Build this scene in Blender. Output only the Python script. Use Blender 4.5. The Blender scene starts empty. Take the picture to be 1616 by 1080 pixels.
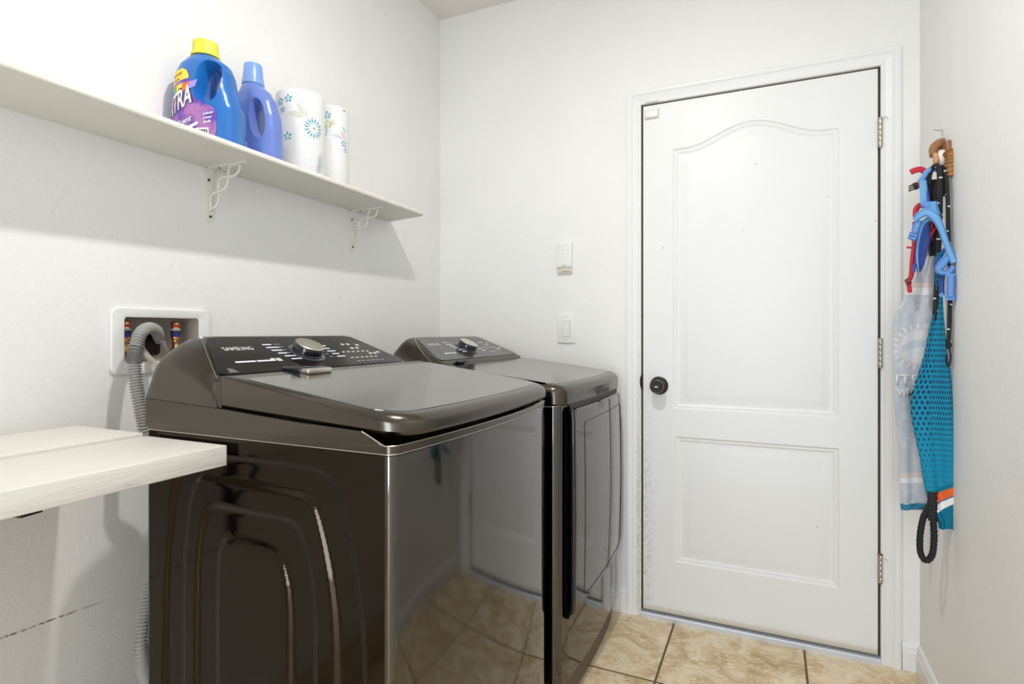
import bpy, bmesh, math, random
from mathutils import Vector, Matrix
random.seed(7)
PI = math.pi
SC = bpy.context.scene
COL = SC.collection

# ------------------------------------------------------------------ camera
F_PX, YAW, CAM_H, CX, CY = 897.0, math.radians(24.45), 1.15, 808.0, 525.0
cd = bpy.data.cameras.new('camera'); cam = bpy.data.objects.new('camera', cd); COL.objects.link(cam)
cam.location = (0, 0, CAM_H); cam.rotation_euler = (PI/2, 0, YAW)
cd.sensor_width = 36; cd.lens = F_PX/1616*36; cd.shift_y = (CY-540)/1616; cd.clip_start = 0.02
SC.camera = cam

# ------------------------------------------------------------------ world, light, exposure
w = bpy.data.worlds.new('world'); SC.world = w; w.use_nodes = True
w.node_tree.nodes['Background'].inputs[0].default_value = (0.75, 0.82, 1.0, 1)
w.node_tree.nodes['Background'].inputs[1].default_value = 0.6
SC.view_settings.view_transform = 'Standard'; SC.view_settings.look = 'None'
SC.view_settings.gamma = 1; SC.view_settings.use_curve_mapping = False
SC.view_settings.exposure = 0.04
SC.cycles.max_bounces = 10; SC.cycles.diffuse_bounces = 6

def lamp(name, kind, loc, energy, color, rot=(0, 0, 0), **kw):
    d = bpy.data.lights.new(name, kind); d.energy = energy; d.color = color
    for k, v in kw.items(): setattr(d, k, v)
    o = bpy.data.objects.new(name, d); o.location = loc; o.rotation_euler = rot; COL.objects.link(o); return o
lamp('ceiling_lamp', 'AREA', (-0.38, 0.85, 2.60), 18.5, (1.0, 0.975, 0.945), shape='DISK', size=0.075)
lamp('doorway_daylight', 'AREA', (-0.02, -2.30, 1.10), 62, (0.82, 0.91, 1.0), rot=(PI/2, 0, 0),
     shape='RECTANGLE', size=1.1, size_y=2.1)

# ------------------------------------------------------------------ room numbers
XL, XR, YB, YN, ZC = -1.436, 0.461, 2.3235, -1.5, 2.64
_c, _s = math.cos(YAW), math.sin(YAW)
def at(u, v, Y):
    """point of the photograph on the upright plane y = Y"""
    a = (u-CX)/F_PX; b = -(v-CY)/F_PX
    rx, ry = _c*a-_s, _s*a+_c
    t = Y/ry
    return Vector((rx*t, Y, CAM_H+b*t))

# ------------------------------------------------------------------ materials
class NT:
    def __init__(s, name):
        s.m = bpy.data.materials.new(name); s.m.use_nodes = True; s.t = s.m.node_tree
        s.b = s.t.nodes['Principled BSDF']; s.n = s.t.nodes; s.l = s.t.links
    def add(s, typ, **kw):
        n = s.n.new(typ)
        for k, v in kw.items(): setattr(n, k, v)
        return n
    def put(s, sock, v):
        if hasattr(v, 'is_output'): s.l.new(v, sock)
        elif isinstance(v, (tuple, list)): sock.default_value = tuple(v)+((1,) if len(v) == 3 and len(sock.default_value) == 4 else ())
        else: sock.default_value = v
    def obj(s): return s.add('ShaderNodeTexCoord').outputs['Object']
    def uv(s): return s.add('ShaderNodeTexCoord').outputs['UV']
    def xyz(s, v):
        n = s.add('ShaderNodeSeparateXYZ'); s.put(n.inputs[0], v); return n.outputs
    def vec(s, x, y, z=0.0):
        n = s.add('ShaderNodeCombineXYZ'); s.put(n.inputs[0], x); s.put(n.inputs[1], y); s.put(n.inputs[2], z); return n.outputs[0]
    def math(s, op, a, b=0.0, c=None, clamp=False):
        n = s.add('ShaderNodeMath', operation=op, use_clamp=clamp); s.put(n.inputs[0], a); s.put(n.inputs[1], b)
        if c is not None: s.put(n.inputs[2], c)
        return n.outputs[0]
    def mapv(s, v, scale=(1, 1, 1), rot=(0, 0, 0), loc=(0, 0, 0)):
        n = s.add('ShaderNodeMapping'); s.put(n.inputs[0], v); n.inputs['Scale'].default_value = scale
        n.inputs['Rotation'].default_value = rot; n.inputs['Location'].default_value = loc; return n.outputs[0]
    def noise(s, v, scale, detail=3, rough=0.5, dist=0.0):
        n = s.add('ShaderNodeTexNoise'); s.put(n.inputs['Vector'], v); n.inputs['Scale'].default_value = scale
        n.inputs['Detail'].default_value = detail; n.inputs['Roughness'].default_value = rough
        n.inputs['Distortion'].default_value = dist; return n.outputs[0]
    def ramp(s, f, stops):
        n = s.add('ShaderNodeValToRGB'); s.put(n.inputs[0], f); e = n.color_ramp.elements
        while len(e) < len(stops): e.new(0.5)
        for i, (p, c) in enumerate(stops): e[i].position = p; e[i].color = tuple(c)+(1,)
        return n.outputs[0]
    def sstep(s, x, lo, hi):
        n = s.add('ShaderNodeMapRange', interpolation_type='SMOOTHSTEP'); s.put(n.inputs[0], x)
        n.inputs[1].default_value = lo; n.inputs[2].default_value = hi; return n.outputs[0]
    def mix(s, f, a, b):
        n = s.add('ShaderNodeMix', data_type='RGBA'); s.put(n.inputs['Factor'], f)
        s.put(n.inputs[6], a); s.put(n.inputs[7], b); return n.outputs[2]
    def bump(s, h, strength=0.3, dist=0.002, prev=None):
        n = s.add('ShaderNodeBump'); n.inputs['Strength'].default_value = strength; n.inputs['Distance'].default_value = dist
        s.put(n.inputs['Height'], h)
        if prev is not None: s.l.new(prev, n.inputs['Normal'])
        return n.outputs[0]
    def out(s, color=None, rough=None, metal=None, normal=None, **kw):
        if color is not None: s.put(s.b.inputs['Base Color'], color)
        if rough is not None: s.put(s.b.inputs['Roughness'], rough)
        if metal is not None: s.put(s.b.inputs['Metallic'], metal)
        if normal is not None: s.l.new(normal, s.b.inputs['Normal'])
        for k, v in kw.items(): s.put(s.b.inputs[k.replace('_', ' ')], v)
        return s.m

def plain(name, c, rough=0.5, metal=0.0, grain=0.0, gscale=60, **kw):
    n = NT(name); col = c
    if grain:
        f = n.noise(n.obj(), gscale, 4)
        col = n.mix(f, tuple(x*(1-grain) for x in c), tuple(min(1, x*(1+grain)) for x in c))
    return n.out(col, rough, metal, **kw)

def m_wall(name, base, scratch=False):
    n = NT(name); o = n.obj()
    spots = n.noise(o, 3.0, 3)
    col = n.mix(n.sstep(spots, 0.35, 0.7), base, tuple(x*0.975 for x in base))
    dots = n.add('ShaderNodeTexVoronoi'); n.put(dots.inputs['Vector'], o); dots.inputs['Scale'].default_value = 7.0
    rim = n.sstep(dots.outputs['Distance'], 0.012, 0.03)
    col = n.mix(rim, tuple(x*0.68 for x in base), col)
    if scratch:                                     # scraped line low on the wall
        x, y, z = n.xyz(o)
        wob = n.noise(n.mapv(o, (1, 30, 30)), 1.0, 4)
        line = n.math('ADD', n.math('MULTIPLY_ADD', n.math('SUBTRACT', y, 0.626), -0.046, 0.523), n.math('MULTIPLY', n.math('SUBTRACT', wob, 0.5), 0.006))
        d = n.math('ABSOLUTE', n.math('SUBTRACT', z, line))
        msk = n.math('MULTIPLY', n.math('SUBTRACT', 1.0, n.sstep(d, 0.0008, 0.0030)), n.math('SUBTRACT', 1.0, n.sstep(y, 0.72, 0.86)))
        msk = n.math('MULTIPLY', msk, n.sstep(n.noise(o, 90, 2), 0.3, 0.6))
        col = n.mix(msk, col, (0.20, 0.15, 0.10))
    peel = n.noise(o, 150, 2, 0.6); broad = n.noise(o, 45, 2)
    nb = n.bump(peel, 0.48, 0.0018, n.bump(broad, 0.25, 0.003))
    return n.out(col, 0.55, 0, nb, Specular_IOR_Level=0.3)

WALL = m_wall('wall_paint', (0.86, 0.858, 0.845))
WALL_L = m_wall('wall_paint_left', (0.86, 0.858, 0.845), True)
CEIL = m_wall('ceiling_paint', (0.80, 0.77, 0.72))

def m_tile():
    n = NT('travertine_tile'); o = n.obj(); x, y, z = n.xyz(o); P = 0.4572
    fx = n.math('FRACT', n.math('DIVIDE', n.math('ADD', x, -0.1110+20*P), P)); fy = n.math('FRACT', n.math('DIVIDE', n.math('ADD', y, -1.897+20*P), P))
    dx = n.math('MULTIPLY', n.math('MINIMUM', fx, n.math('SUBTRACT', 1.0, fx)), P)
    dy = n.math('MULTIPLY', n.math('MINIMUM', fy, n.math('SUBTRACT', 1.0, fy)), P)
    d = n.math('MINIMUM', dx, dy)
    ix = n.math('FLOOR', n.math('DIVIDE', n.math('ADD', x, -0.1110+20*P), P)); iy = n.math('FLOOR', n.math('DIVIDE', n.math('ADD', y, -1.897+20*P), P))
    va = n.add('ShaderNodeVectorMath', operation='ADD'); n.put(va.inputs[0], o); n.put(va.inputs[1], n.vec(n.math('MULTIPLY', ix, 3.7), n.math('MULTIPLY', iy, 5.3), 0.0))
    v = va.outputs[0]
    f1 = n.noise(v, 7, 6, 0.65, 1.2); f2 = n.noise(n.mapv(v, (1, 1.8, 1), (0, 0, 0.5)), 38, 5, 0.6, 0.8); f3 = n.noise(v, 70, 3, 0.6, 1.5)
    c = n.ramp(f1, [(0.30, (0.46, 0.31, 0.145)), (0.47, (0.70, 0.54, 0.32)), (0.62, (0.86, 0.74, 0.53))])
    c = n.mix(n.math('MULTIPLY', n.sstep(f2, 0.5, 0.68), 0.85), c, (0.90, 0.82, 0.65))
    c = n.mix(n.math('MULTIPLY', n.sstep(f3, 0.55, 0.75), 0.35), c, (0.33, 0.22, 0.10))
    g = n.sstep(d, 0.0030, 0.0046)
    c = n.mix(g, (0.155, 0.10, 0.052), c)
    h = n.math('ADD', n.math('MULTIPLY', g, 1.0), n.math('MULTIPLY', f2, 0.12))
    return n.out(c, n.mix(g, (0.8, 0.8, 0.8), (0.33, 0.33, 0.33)), 0, n.bump(h, 0.6, 0.0016), Specular_IOR_Level=0.4)
TILE = m_tile()

def m_steel(name, base=(0.125, 0.112, 0.098), rough=0.16, brushed=True, stretch=(3, 3, 260)):
    n = NT(name); o = n.obj()
    nb = None; r = rough
    if brushed:
        g = n.noise(n.mapv(o, stretch), 4.0, 3, 0.6)
        nb = n.bump(g, 0.03, 0.0005)
    return n.out(base, r, 1.0, nb)
STEEL = m_steel('black_stainless', (0.135, 0.128, 0.122), 0.045)
STEEL_SIDE = m_steel('black_painted_side', (0.046, 0.036, 0.028), 0.07, True, (3, 3, 200))
COVER = m_steel('dark_metallic_plastic', (0.115, 0.10, 0.085), 0.22, False)
LIDTOP = m_steel('lid_glass', (0.25, 0.24, 0.215), 0.12, False)
GLOSS = NT('gloss_black_panel').out((0.012, 0.010, 0.008), 0.10, 0.0, IOR=1.33)
PANELG = NT('dark_brown_panel').out((0.035, 0.030, 0.025), 0.16, 0.0, IOR=1.6)
BLACK = plain('black_plastic', (0.012, 0.012, 0.013), 0.35)
RECESS = plain('dark_recess', (0.010, 0.009, 0.009), 0.5)
HANDLE = NT('gloss_black_handle').out((0.012, 0.012, 0.016), 0.07, 0.0, IOR=1.6)
SILVER = plain('silver_trim', (0.62, 0.58, 0.50), 0.28, 1.0)
PRINT = plain('printed_silver', (0.72, 0.70, 0.66), 0.4, 0.2)
PRINTB = plain('printed_white', (0.80, 0.84, 0.95), 0.5)
KNOBTOP = plain('brushed_knob', (0.72, 0.68, 0.58), 0.30, 1.0)
TOEKICK = plain('toe_kick', (0.10, 0.07, 0.05), 0.5)

def m_door(name, grime):
    n = NT(name); o = n.obj(); x, y, z = n.xyz(o)
    grain = n.noise(n.mapv(o, (190, 190, 9)), 1.0, 4, 0.6, 0.4)
    col = (0.83, 0.835, 0.835)
    blot = n.noise(o, 60, 5, 0.75)
    if grime == 'slab':       # local x from the latch edge (0) to the hinge edge
        edge = n.math('SUBTRACT', 1.0, n.sstep(x, 0.0, 0.060))
        low = n.math('SUBTRACT', 1.0, n.sstep(z, 0.35, 1.15))
        m1 = n.math('MULTIPLY', n.math('MULTIPLY', edge, low), n.sstep(blot, 0.38, 0.72))
        bot = n.math('MULTIPLY', n.math('SUBTRACT', 1.0, n.sstep(z, 0.0, 0.035)), n.sstep(blot, 0.3, 0.7))
        mm = n.math('MAXIMUM', n.math('MULTIPLY', m1, 0.6), n.math('MULTIPLY', bot, 0.5))
        col = n.mix(mm, col, (0.33, 0.28, 0.22))
        sp = n.add('ShaderNodeTexVoronoi'); n.put(sp.inputs['Vector'], o); sp.inputs['Scale'].default_value = 11
        col = n.mix(n.sstep(sp.outputs['Distance'], 0.02, 0.045), (0.45, 0.41, 0.36), col)
    else:
        low = n.math('SUBTRACT', 1.0, n.sstep(z, 0.2, 1.5))
        inner = n.math('MULTIPLY', n.math('SUBTRACT', 1.0, n.sstep(n.math('ABSOLUTE', n.math('ADD', x, 0.487)), 0.0, 0.022)), low)
        col = n.mix(n.math('MULTIPLY', n.math('MULTIPLY', inner, n.sstep(blot, 0.35, 0.65)), 0.6), col, (0.50, 0.42, 0.30))
    return n.out(col, 0.38, 0, n.bump(grain, 0.22, 0.0012), Specular_IOR_Level=0.4)
DOOR = m_door('painted_door', 'slab'); TRIM = m_door('painted_trim', 'casing')
WHITE = plain('white_plastic', (0.85, 0.85, 0.83), 0.35)
OFFWHITE = plain('off_white_plastic', (0.70, 0.66, 0.58), 0.45)
GREYLINE = plain('grey_marking', (0.50, 0.50, 0.49), 0.6)
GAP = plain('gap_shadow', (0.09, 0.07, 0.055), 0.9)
ALU = plain('threshold_metal', (0.72, 0.76, 0.86), 0.5, 0.45)
NICKEL = plain('hinge_metal', (0.55, 0.50, 0.42), 0.36, 1.0, 0.25, 120)
RUST = plain('hinge_rust', (0.22, 0.12, 0.06), 0.7, 0.3)
BRONZE = NT('dark_bronze').out((0.020, 0.015, 0.013), 0.28, 0.5)
BRONZE_RIM = plain('worn_bronze_rim', (0.30, 0.23, 0.18), 0.3, 1.0)

def m_board(name, base):
    n = NT(name); o = n.obj()
    g = n.noise(n.mapv(o, (60, 3, 60)), 1.0, 5, 0.65, 0.6); k = n.noise(n.mapv(o, (25, 4, 25)), 1.0, 4, 0.6, 1.5)
    col = n.mix(n.sstep(k, 0.58, 0.72), base, tuple(x*0.90 for x in base))
    return n.out(col, 0.45, 0, n.bump(n.math('ADD', g, n.math('MULTIPLY', k, 1.4)), 0.6, 0.0022), Specular_IOR_Level=0.35)
BOARD = m_board('painted_plank', (0.80, 0.785, 0.735)); SHELF = m_board('painted_shelf', (0.82, 0.80, 0.735))
IRON = plain('painted_iron', (0.80, 0.775, 0.71), 0.4)
SCREW = plain('dark_screw', (0.10, 0.07, 0.05), 0.5, 0.6)
COPPER = NT('copper').out((0.72, 0.36, 0.18), 0.25, 1.0)
REDP = plain('red_print', (0.65, 0.05, 0.04), 0.5); NAVY = plain('navy_print', (0.03, 0.04, 0.20), 0.5)
HOSEG = plain('grey_hose', (0.38, 0.37, 0.35), 0.5); HOSED = plain('dark_hose_cuff', (0.10, 0.10, 0.10), 0.45)
TUBEB = plain('beige_tube', (0.48, 0.43, 0.35), 0.4)
BOXIN = plain('outlet_box_inside', (0.52, 0.47, 0.42), 0.5)

# ------------------------------------------------------------------ mesh helpers
def link(name, me, mat, parent=None):
    o = bpy.data.objects.new(name, me); COL.objects.link(o)
    if mat is not None: me.materials.append(mat)
    if parent is not None: o.parent = parent
    return o
def done(name, bm, mat, parent=None, ang=0.6, M=None, uvs=None):
    if M is not None: bm.transform(M)
    bmesh.ops.recalc_face_normals(bm, faces=bm.faces)
    me = bpy.data.meshes.new(name); bm.to_mesh(me); bm.free()
    for p in me.polygons: p.use_smooth = True
    me.set_sharp_from_angle(angle=ang)
    return link(name, me, mat, parent)
def thing(name, label, cat, loc=(0, 0, 0), rotz=0.0, group=None, rot=None):
    o = bpy.data.objects.new(name, None); COL.objects.link(o); o.empty_display_size = 0.05
    o.location = loc; o.rotation_euler = rot or (0, 0, rotz); o['label'] = label; o['category'] = cat
    if group: o['group'] = group
    return o
def tag(o, label, cat, group=None):
    o['label'] = label; o['category'] = cat
    if group: o['group'] = group
    return o
def struct(o): o['kind'] = 'structure'; return o

def box(bm, a, b, bev=0.0, seg=2):
    x0, y0, z0 = a; x1, y1, z1 = b
    vs = [bm.verts.new(p) for p in ((x0,y0,z0),(x1,y0,z0),(x1,y1,z0),(x0,y1,z0),(x0,y0,z1),(x1,y0,z1),(x1,y1,z1),(x0,y1,z1))]
    fs = [bm.faces.new([vs[i] for i in f]) for f in ((3,2,1,0),(4,5,6,7),(0,1,5,4),(1,2,6,5),(2,3,7,6),(3,0,4,7))]
    if bev > 0:
        es = list({e for f in fs for e in f.edges})
        bmesh.ops.bevel(bm, geom=es, offset=bev, segments=seg, profile=0.5, affect='EDGES')
    return bm
def bxo(name, a, b, mat, parent=None, bev=0.0, seg=2):
    return done(name, box(bmesh.new(), a, b, bev, seg), mat, parent)
def loft(bm, rings, closed=True, cap=True):
    R = [[bm.verts.new(p) for p in r] for r in rings]
    n = len(R[0])
    for a, b in zip(R, R[1:]):
        for i in range(n if closed else n-1):
            j = (i+1) % n
            try: bm.faces.new((a[i], a[j], b[j], b[i]))
            except ValueError: pass
    if cap and closed:
        bm.faces.new(R[0][::-1]); bm.faces.new(R[-1])
    return R
def frame_path(P):
    """parallel-transported frames along a path"""
    P = [Vector(p) for p in P]; T = []
    for i in range(len(P)):
        a = P[max(0, i-1)]; b = P[min(len(P)-1, i+1)]; T.append((b-a).normalized())
    ref = Vector((0, 0, 1)) if abs(T[0].z) < 0.9 else Vector((1, 0, 0))
    N = [(ref-T[0]*ref.dot(T[0])).normalized()]
    for i in range(1, len(P)):
        v = N[-1]-T[i]*N[-1].dot(T[i]); N.append(v.normalized() if v.length > 1e-6 else N[-1])
    return P, T, N
def tube(bm, P, r, n=12, cap=True, flat=1.0):
    P, T, N = frame_path(P); rings = []
    for i, p in enumerate(P):
        ri = r[i] if isinstance(r, (list, tuple)) else r
        B = T[i].cross(N[i])
        rings.append([p+N[i]*ri*math.cos(2*PI*k/n)+B*ri*flat*math.sin(2*PI*k/n) for k in range(n)])
    loft(bm, rings, True, cap); return bm
def smooth(P, n=8):
    """Catmull-Rom through points"""
    P = [Vector(p) for p in P]; Q = []
    for i in range(len(P)-1):
        p0 = P[max(0, i-1)]; p1 = P[i]; p2 = P[i+1]; p3 = P[min(len(P)-1, i+2)]
        for k in range(n):
            t = k/n
            Q.append(0.5*((2*p1)+(p2-p0)*t+(2*p0-5*p1+4*p2-p3)*t*t+(3*p1-p0-3*p2+p3)*t**3))
    Q.append(P[-1]); return Q
def lathe(bm, prof, n=32, M=None):
    """profile of (r, z) about the z axis"""
    rings = [[Vector((r*math.cos(2*PI*k/n), r*math.sin(2*PI*k/n), z)) for k in range(n)] for r, z in prof]
    if M is not None: rings = [[M@p for p in r] for r in rings]
    loft(bm, rings, True, True); return bm
def prism(bm, poly, M, h0, h1):
    """polygon (a,b) extruded from h0 to h1 in the frame M"""
    loft(bm, [[M@Vector((a, b, h0)) for a, b in poly], [M@Vector((a, b, h1)) for a, b in poly]]); return bm
def rrect(w, h, r, n=6, cx=0.0, cy=0.0):
    pts = []
    for sx, sy, a0 in ((1, 1, 0), (-1, 1, PI/2), (-1, -1, PI), (1, -1, 1.5*PI)):
        for k in range(n+1):
            a = a0+PI/2*k/n; pts.append((cx+sx*(w/2-r)+r*math.cos(a), cy+sy*(h/2-r)+r*math.sin(a)))
    return pts
def text(name, s, M, width, height, mat, parent, bold=0.0, italic=0.0, depth=0.0004):
    """written letters as a mesh: width x height, lower left corner at the frame's origin"""
    c = bpy.data.curves.new('tmp', 'FONT'); c.body = s; c.offset = bold; c.shear = italic
    c.resolution_u = 3
    o = bpy.data.objects.new('tmp', c); COL.objects.link(o)
    dg = bpy.context.evaluated_depsgraph_get(); dg.update()
    me = bpy.data.meshes.new_from_object(o.evaluated_get(dg)); bpy.data.objects.remove(o); bpy.data.curves.remove(c)
    xs = [v.co.x for v in me.vertices]; ys = [v.co.y for v in me.vertices]
    sx = width/(max(xs)-min(xs)); sy = height/(max(ys)-min(ys)); x0, y0 = min(xs), min(ys)
    for v in me.vertices: v.co = Vector(((v.co.x-x0)*sx, (v.co.y-y0)*sy, 0.0))
    me.name = name
    bm = bmesh.new(); bm.from_mesh(me)
    r = bmesh.ops.extrude_face_region(bm, geom=bm.faces[:])
    bmesh.ops.translate(bm, vec=(0, 0, depth), verts=[e for e in r['geom'] if isinstance(e, bmesh.types.BMVert)])
    for v in bm.verts: v.co = (M(v.co) if callable(M) else M@v.co)
    bmesh.ops.recalc_face_normals(bm, faces=bm.faces)
    bm.to_mesh(me); bm.free(); me.materials.clear()
    return link(name, me, mat, parent)
def frame(origin, xa, ya):
    xa = Vector(xa).normalized(); ya = Vector(ya); ya = (ya-xa*ya.dot(xa)).normalized(); za = xa.cross(ya)
    M = Matrix((xa, ya, za)).transposed().to_4x4(); M.translation = Vector(origin); return M
def sm01(t): t = max(0.0, min(1.0, t)); return t*t*(3-2*t)

# ================================================================== ROOM
def wall_with_hole(bm, x0, x1, ya, yb, za, zb, hy0, hy1, hz0, hz1):
    for a, b in (((ya, za), (yb, hz0)), ((ya, hz1), (yb, zb)), ((ya, hz0), (hy0, hz1)), ((hy1, hz0), (yb, hz1))):
        box(bm, (x0, a[0], a[1]), (x1, b[0], b[1]))
OB = (0.866, 1.068, 1.074, 1.190)      # opening of the washer outlet box in the left wall: y0 y1 z0 z1
bm = bmesh.new(); wall_with_hole(bm, XL-0.12, XL, YN, YB+0.12, 0, ZC, OB[0], OB[1], OB[2], OB[3])
struct(done('wall_left', bm, WALL_L))
struct(bxo('wall_right', (XR, YN, 0), (XR+0.12, YB+0.12, ZC), WALL))
DX0, DX1, DZ1 = -0.4745, 0.3435, 2.072   # door slab opening
WY = YB+0.004
bm = bmesh.new()
box(bm, (XL, WY, 0), (DX0-0.006, WY+0.116, ZC)); box(bm, (DX1+0.006, WY, 0), (XR, WY+0.116, ZC)); box(bm, (DX0-0.006, WY, DZ1+0.004), (DX1+0.006, WY+0.116, ZC))
struct(done('wall_back', bm, WALL))
bm = bmesh.new(); OX0, OX1, OZ = -0.46, 0.42, 2.08
box(bm, (XL, YN-0.12, 0), (OX0, YN, ZC)); box(bm, (OX1, YN-0.12, 0), (XR, YN, ZC)); box(bm, (OX0, YN-0.12, OZ), (OX1, YN, ZC))
struct(done('wall_front', bm, WALL))
struct(bxo('ceiling', (XL-0.12, YN-0.12, ZC), (XR+0.12, YB+0.12, ZC+0.1), CEIL))
struct(bxo('floor', (XL-0.12, YN-1.0, -0.1), (XR+0.12, YB+0.12, 0), TILE))

# baseboards: moulded profile (depth out of wall, height)
BB = [(0, 0), (0.013, 0), (0.013, 0.062), (0.010, 0.068), (0.010, 0.078), (0.006, 0.088), (0, 0.092)]
def baseboard(name, p0, p1, nrm):
    bm = bmesh.new(); nrm = Vector(nrm)
    loft(bm, [[Vector(p)+nrm*d+Vector((0, 0, z)) for d, z in BB] for p in (p0, p1)])
    return struct(done(name, bm, TRIM, ang=0.3))
baseboard('baseboard_right', (XR, YN, 0), (XR, YB+0.002, 0), (-1, 0, 0))
baseboard('baseboard_left', (XL, YN, 0), (XL, YB, 0), (1, 0, 0))
baseboard('baseboard_back', (XL, WY, 0), (DX0-0.0625, WY, 0), (0, -1, 0))
baseboard('baseboard_far', (DX1+0.066, WY, 0), (XR, WY, 0), (0, -1, 0))

# door casing: a moulded profile mitred round the opening
CP = [(0, 0), (0, 0.008), (0.003, 0.011), (0.010, 0.011), (0.013, 0.0085), (0.018, 0.010), (0.032, 0.0145), (0.036, 0.0125), (0.042, 0.017), (0.052, 0.018), (0.058, 0.0165), (0.060, 0.0)]
ci0, ci1, cz = DX0-0.004, DX1+0.004, DZ1+0.003
bm = bmesh.new()
rings = []
for (x, z, ox, oz) in ((ci0, 0, -1, 0), (ci0, cz, -1, 1), (ci1, cz, 1, 1), (ci1, 0, 1, 0)):
    rings.append([Vector((x+ox*a, WY-b, z+oz*a)) for a, b in CP])
loft(bm, rings); struct(done('trim_1', bm, TRIM, ang=0.25))
# jamb behind the slab (dark gap all round)
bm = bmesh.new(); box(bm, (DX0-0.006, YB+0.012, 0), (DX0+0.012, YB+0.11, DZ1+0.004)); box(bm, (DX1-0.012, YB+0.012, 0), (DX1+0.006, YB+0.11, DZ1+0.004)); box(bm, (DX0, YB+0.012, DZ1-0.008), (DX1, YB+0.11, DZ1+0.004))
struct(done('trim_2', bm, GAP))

# ---- the door: slab with an arched and a square moulded panel
door = thing('door_1', 'white two panel door', 'door', (DX0+0.0035, YB, 0.031)); del door['label']; del door['category']; struct(door)
W, H = DX1-DX0-0.007, DZ1-0.0035-0.031
def arch_poly(d):
    x0, x1, z0 = 0.1175+d, 0.693-d, 0.815+d
    pts = [(x1, z0), (x0, z0)]
    n = 40
    for k in range(n+1):
        t = k/n; x = x0+(x1-x0)*t
        q = abs(2*t-1)
        rise = 0.070*(0.5+0.5*math.cos(PI*min(1, q/0.86)))
        pts.append((x, 1.849-d*1.05+rise))
    return pts
def sq_poly(d):
    return [(0.694-d, 0.207+d), (0.1275+d, 0.207+d), (0.1275+d, 0.706-d), (0.694-d, 0.706-d)]
bm = bmesh.new(); edges = []
def loop(poly, y):
    vs = [bm.verts.new((x, y, z)) for x, z in poly]
    return vs, [bm.edges.new((vs[i], vs[(i+1) % len(vs)])) for i in range(len(vs))]
ov, oe = loop([(0.0015, 0.0), (W-0.0015, 0.0), (W-0.0015, H-0.0015), (0.0015, H-0.0015)], 0.0); edges += oe
prof = [(0.003, 0.0035), (0.008, 0.0055), (0.012, 0.0048), (0.020, 0.0085), (0.024, 0.0090), (0.030, 0.0085), (0.052, 0.0030), (0.058, 0.0022)]
inner = []
for fn in (arch_poly, sq_poly):
    v0, e0 = loop(fn(0), 0.0); edges += e0; inner.append((fn, v0))
bmesh.ops.triangle_fill(bm, use_beauty=True, use_dissolve=False, edges=edges)
for fn, v0 in inner:
    prev = v0
    for d, dep in prof:
        cur = [bm.verts.new((x, dep, z)) for x, z in fn(d)]
        n = len(cur)
        for i in range(n): bm.faces.new((prev[i], prev[(i+1) % n], cur[(i+1) % n], cur[i]))
        prev = cur
    bm.faces.new(prev)
bk = [bm.verts.new(p) for p in ((0, 0.044, 0), (W, 0.044, 0), (W, 0.044, H), (0, 0.044, H))]
fr = [bm.verts.new(p) for p in ((0, 0.0015, 0), (W, 0.0015, 0), (W, 0.0015, H), (0, 0.0015, H))]
for i in range(4):
    j = (i+1) % 4; bm.faces.new((fr[i], fr[j], bk[j], bk[i])); bm.faces.new((ov[i], ov[j], fr[j], fr[i]))
bm.faces.new(bk)
done('door_slab', bm, DOOR, door, ang=0.2)
# knob
kb = bpy.data.objects.new('door_knob', None)
def yface(x, z, y0=0.0): return frame((x, y0, z), (1, 0, 0), (0, 0, 1))   # local +z points to the room (-y)
KX, KZ = 0.064, 0.906
bm = bmesh.new(); Mk = yface(KX, KZ)
lathe(bm, [(0.0, 0.0), (0.036, 0.0), (0.0365, 0.004), (0.034, 0.009), (0.030, 0.011), (0.0145, 0.013), (0.0125, 0.022), (0.015, 0.030), (0.024, 0.036), (0.0275, 0.044), (0.0275, 0.054), (0.0255, 0.060), (0.0225, 0.0625), (0.0215, 0.0615), (0.0, 0.0612)], 40, Mk)
knob = done('door_knob', bm, BRONZE, door)
bm = bmesh.new(); tube(bm, [Mk@Vector((0.0250*math.cos(2*PI*k/40), 0.0250*math.sin(2*PI*k/40), 0.0608)) for k in range(42)], 0.0011, 8); done('knob_rim', bm, BRONZE_RIM, knob)
bm = bmesh.new(); lathe(bm, [(0.0, 0.0605), (0.0125, 0.0605), (0.012, 0.0655), (0.0, 0.066)], 28, Mk); done('lock_cylinder', bm, BRONZE, knob)
bm = bmesh.new(); prism(bm, rrect(0.0115, 0.0042, 0.0015), Mk, 0.0662, 0.0678); done('key_slot', bm, SILVER, knob)
# latch strike seen at the edge
bm = bmesh.new(); prism(bm, [(0.0, -0.030), (0.0045, -0.020), (0.007, -0.008), (0.007, 0.010), (0.0045, 0.022), (0, 0.030)], frame((-0.004, 0.0, KZ+0.012), (-1, 0, 0), (0, 0, 1)), -0.0105, 0.002)
done('strike_plate', bm, BRONZE, door)
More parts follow.
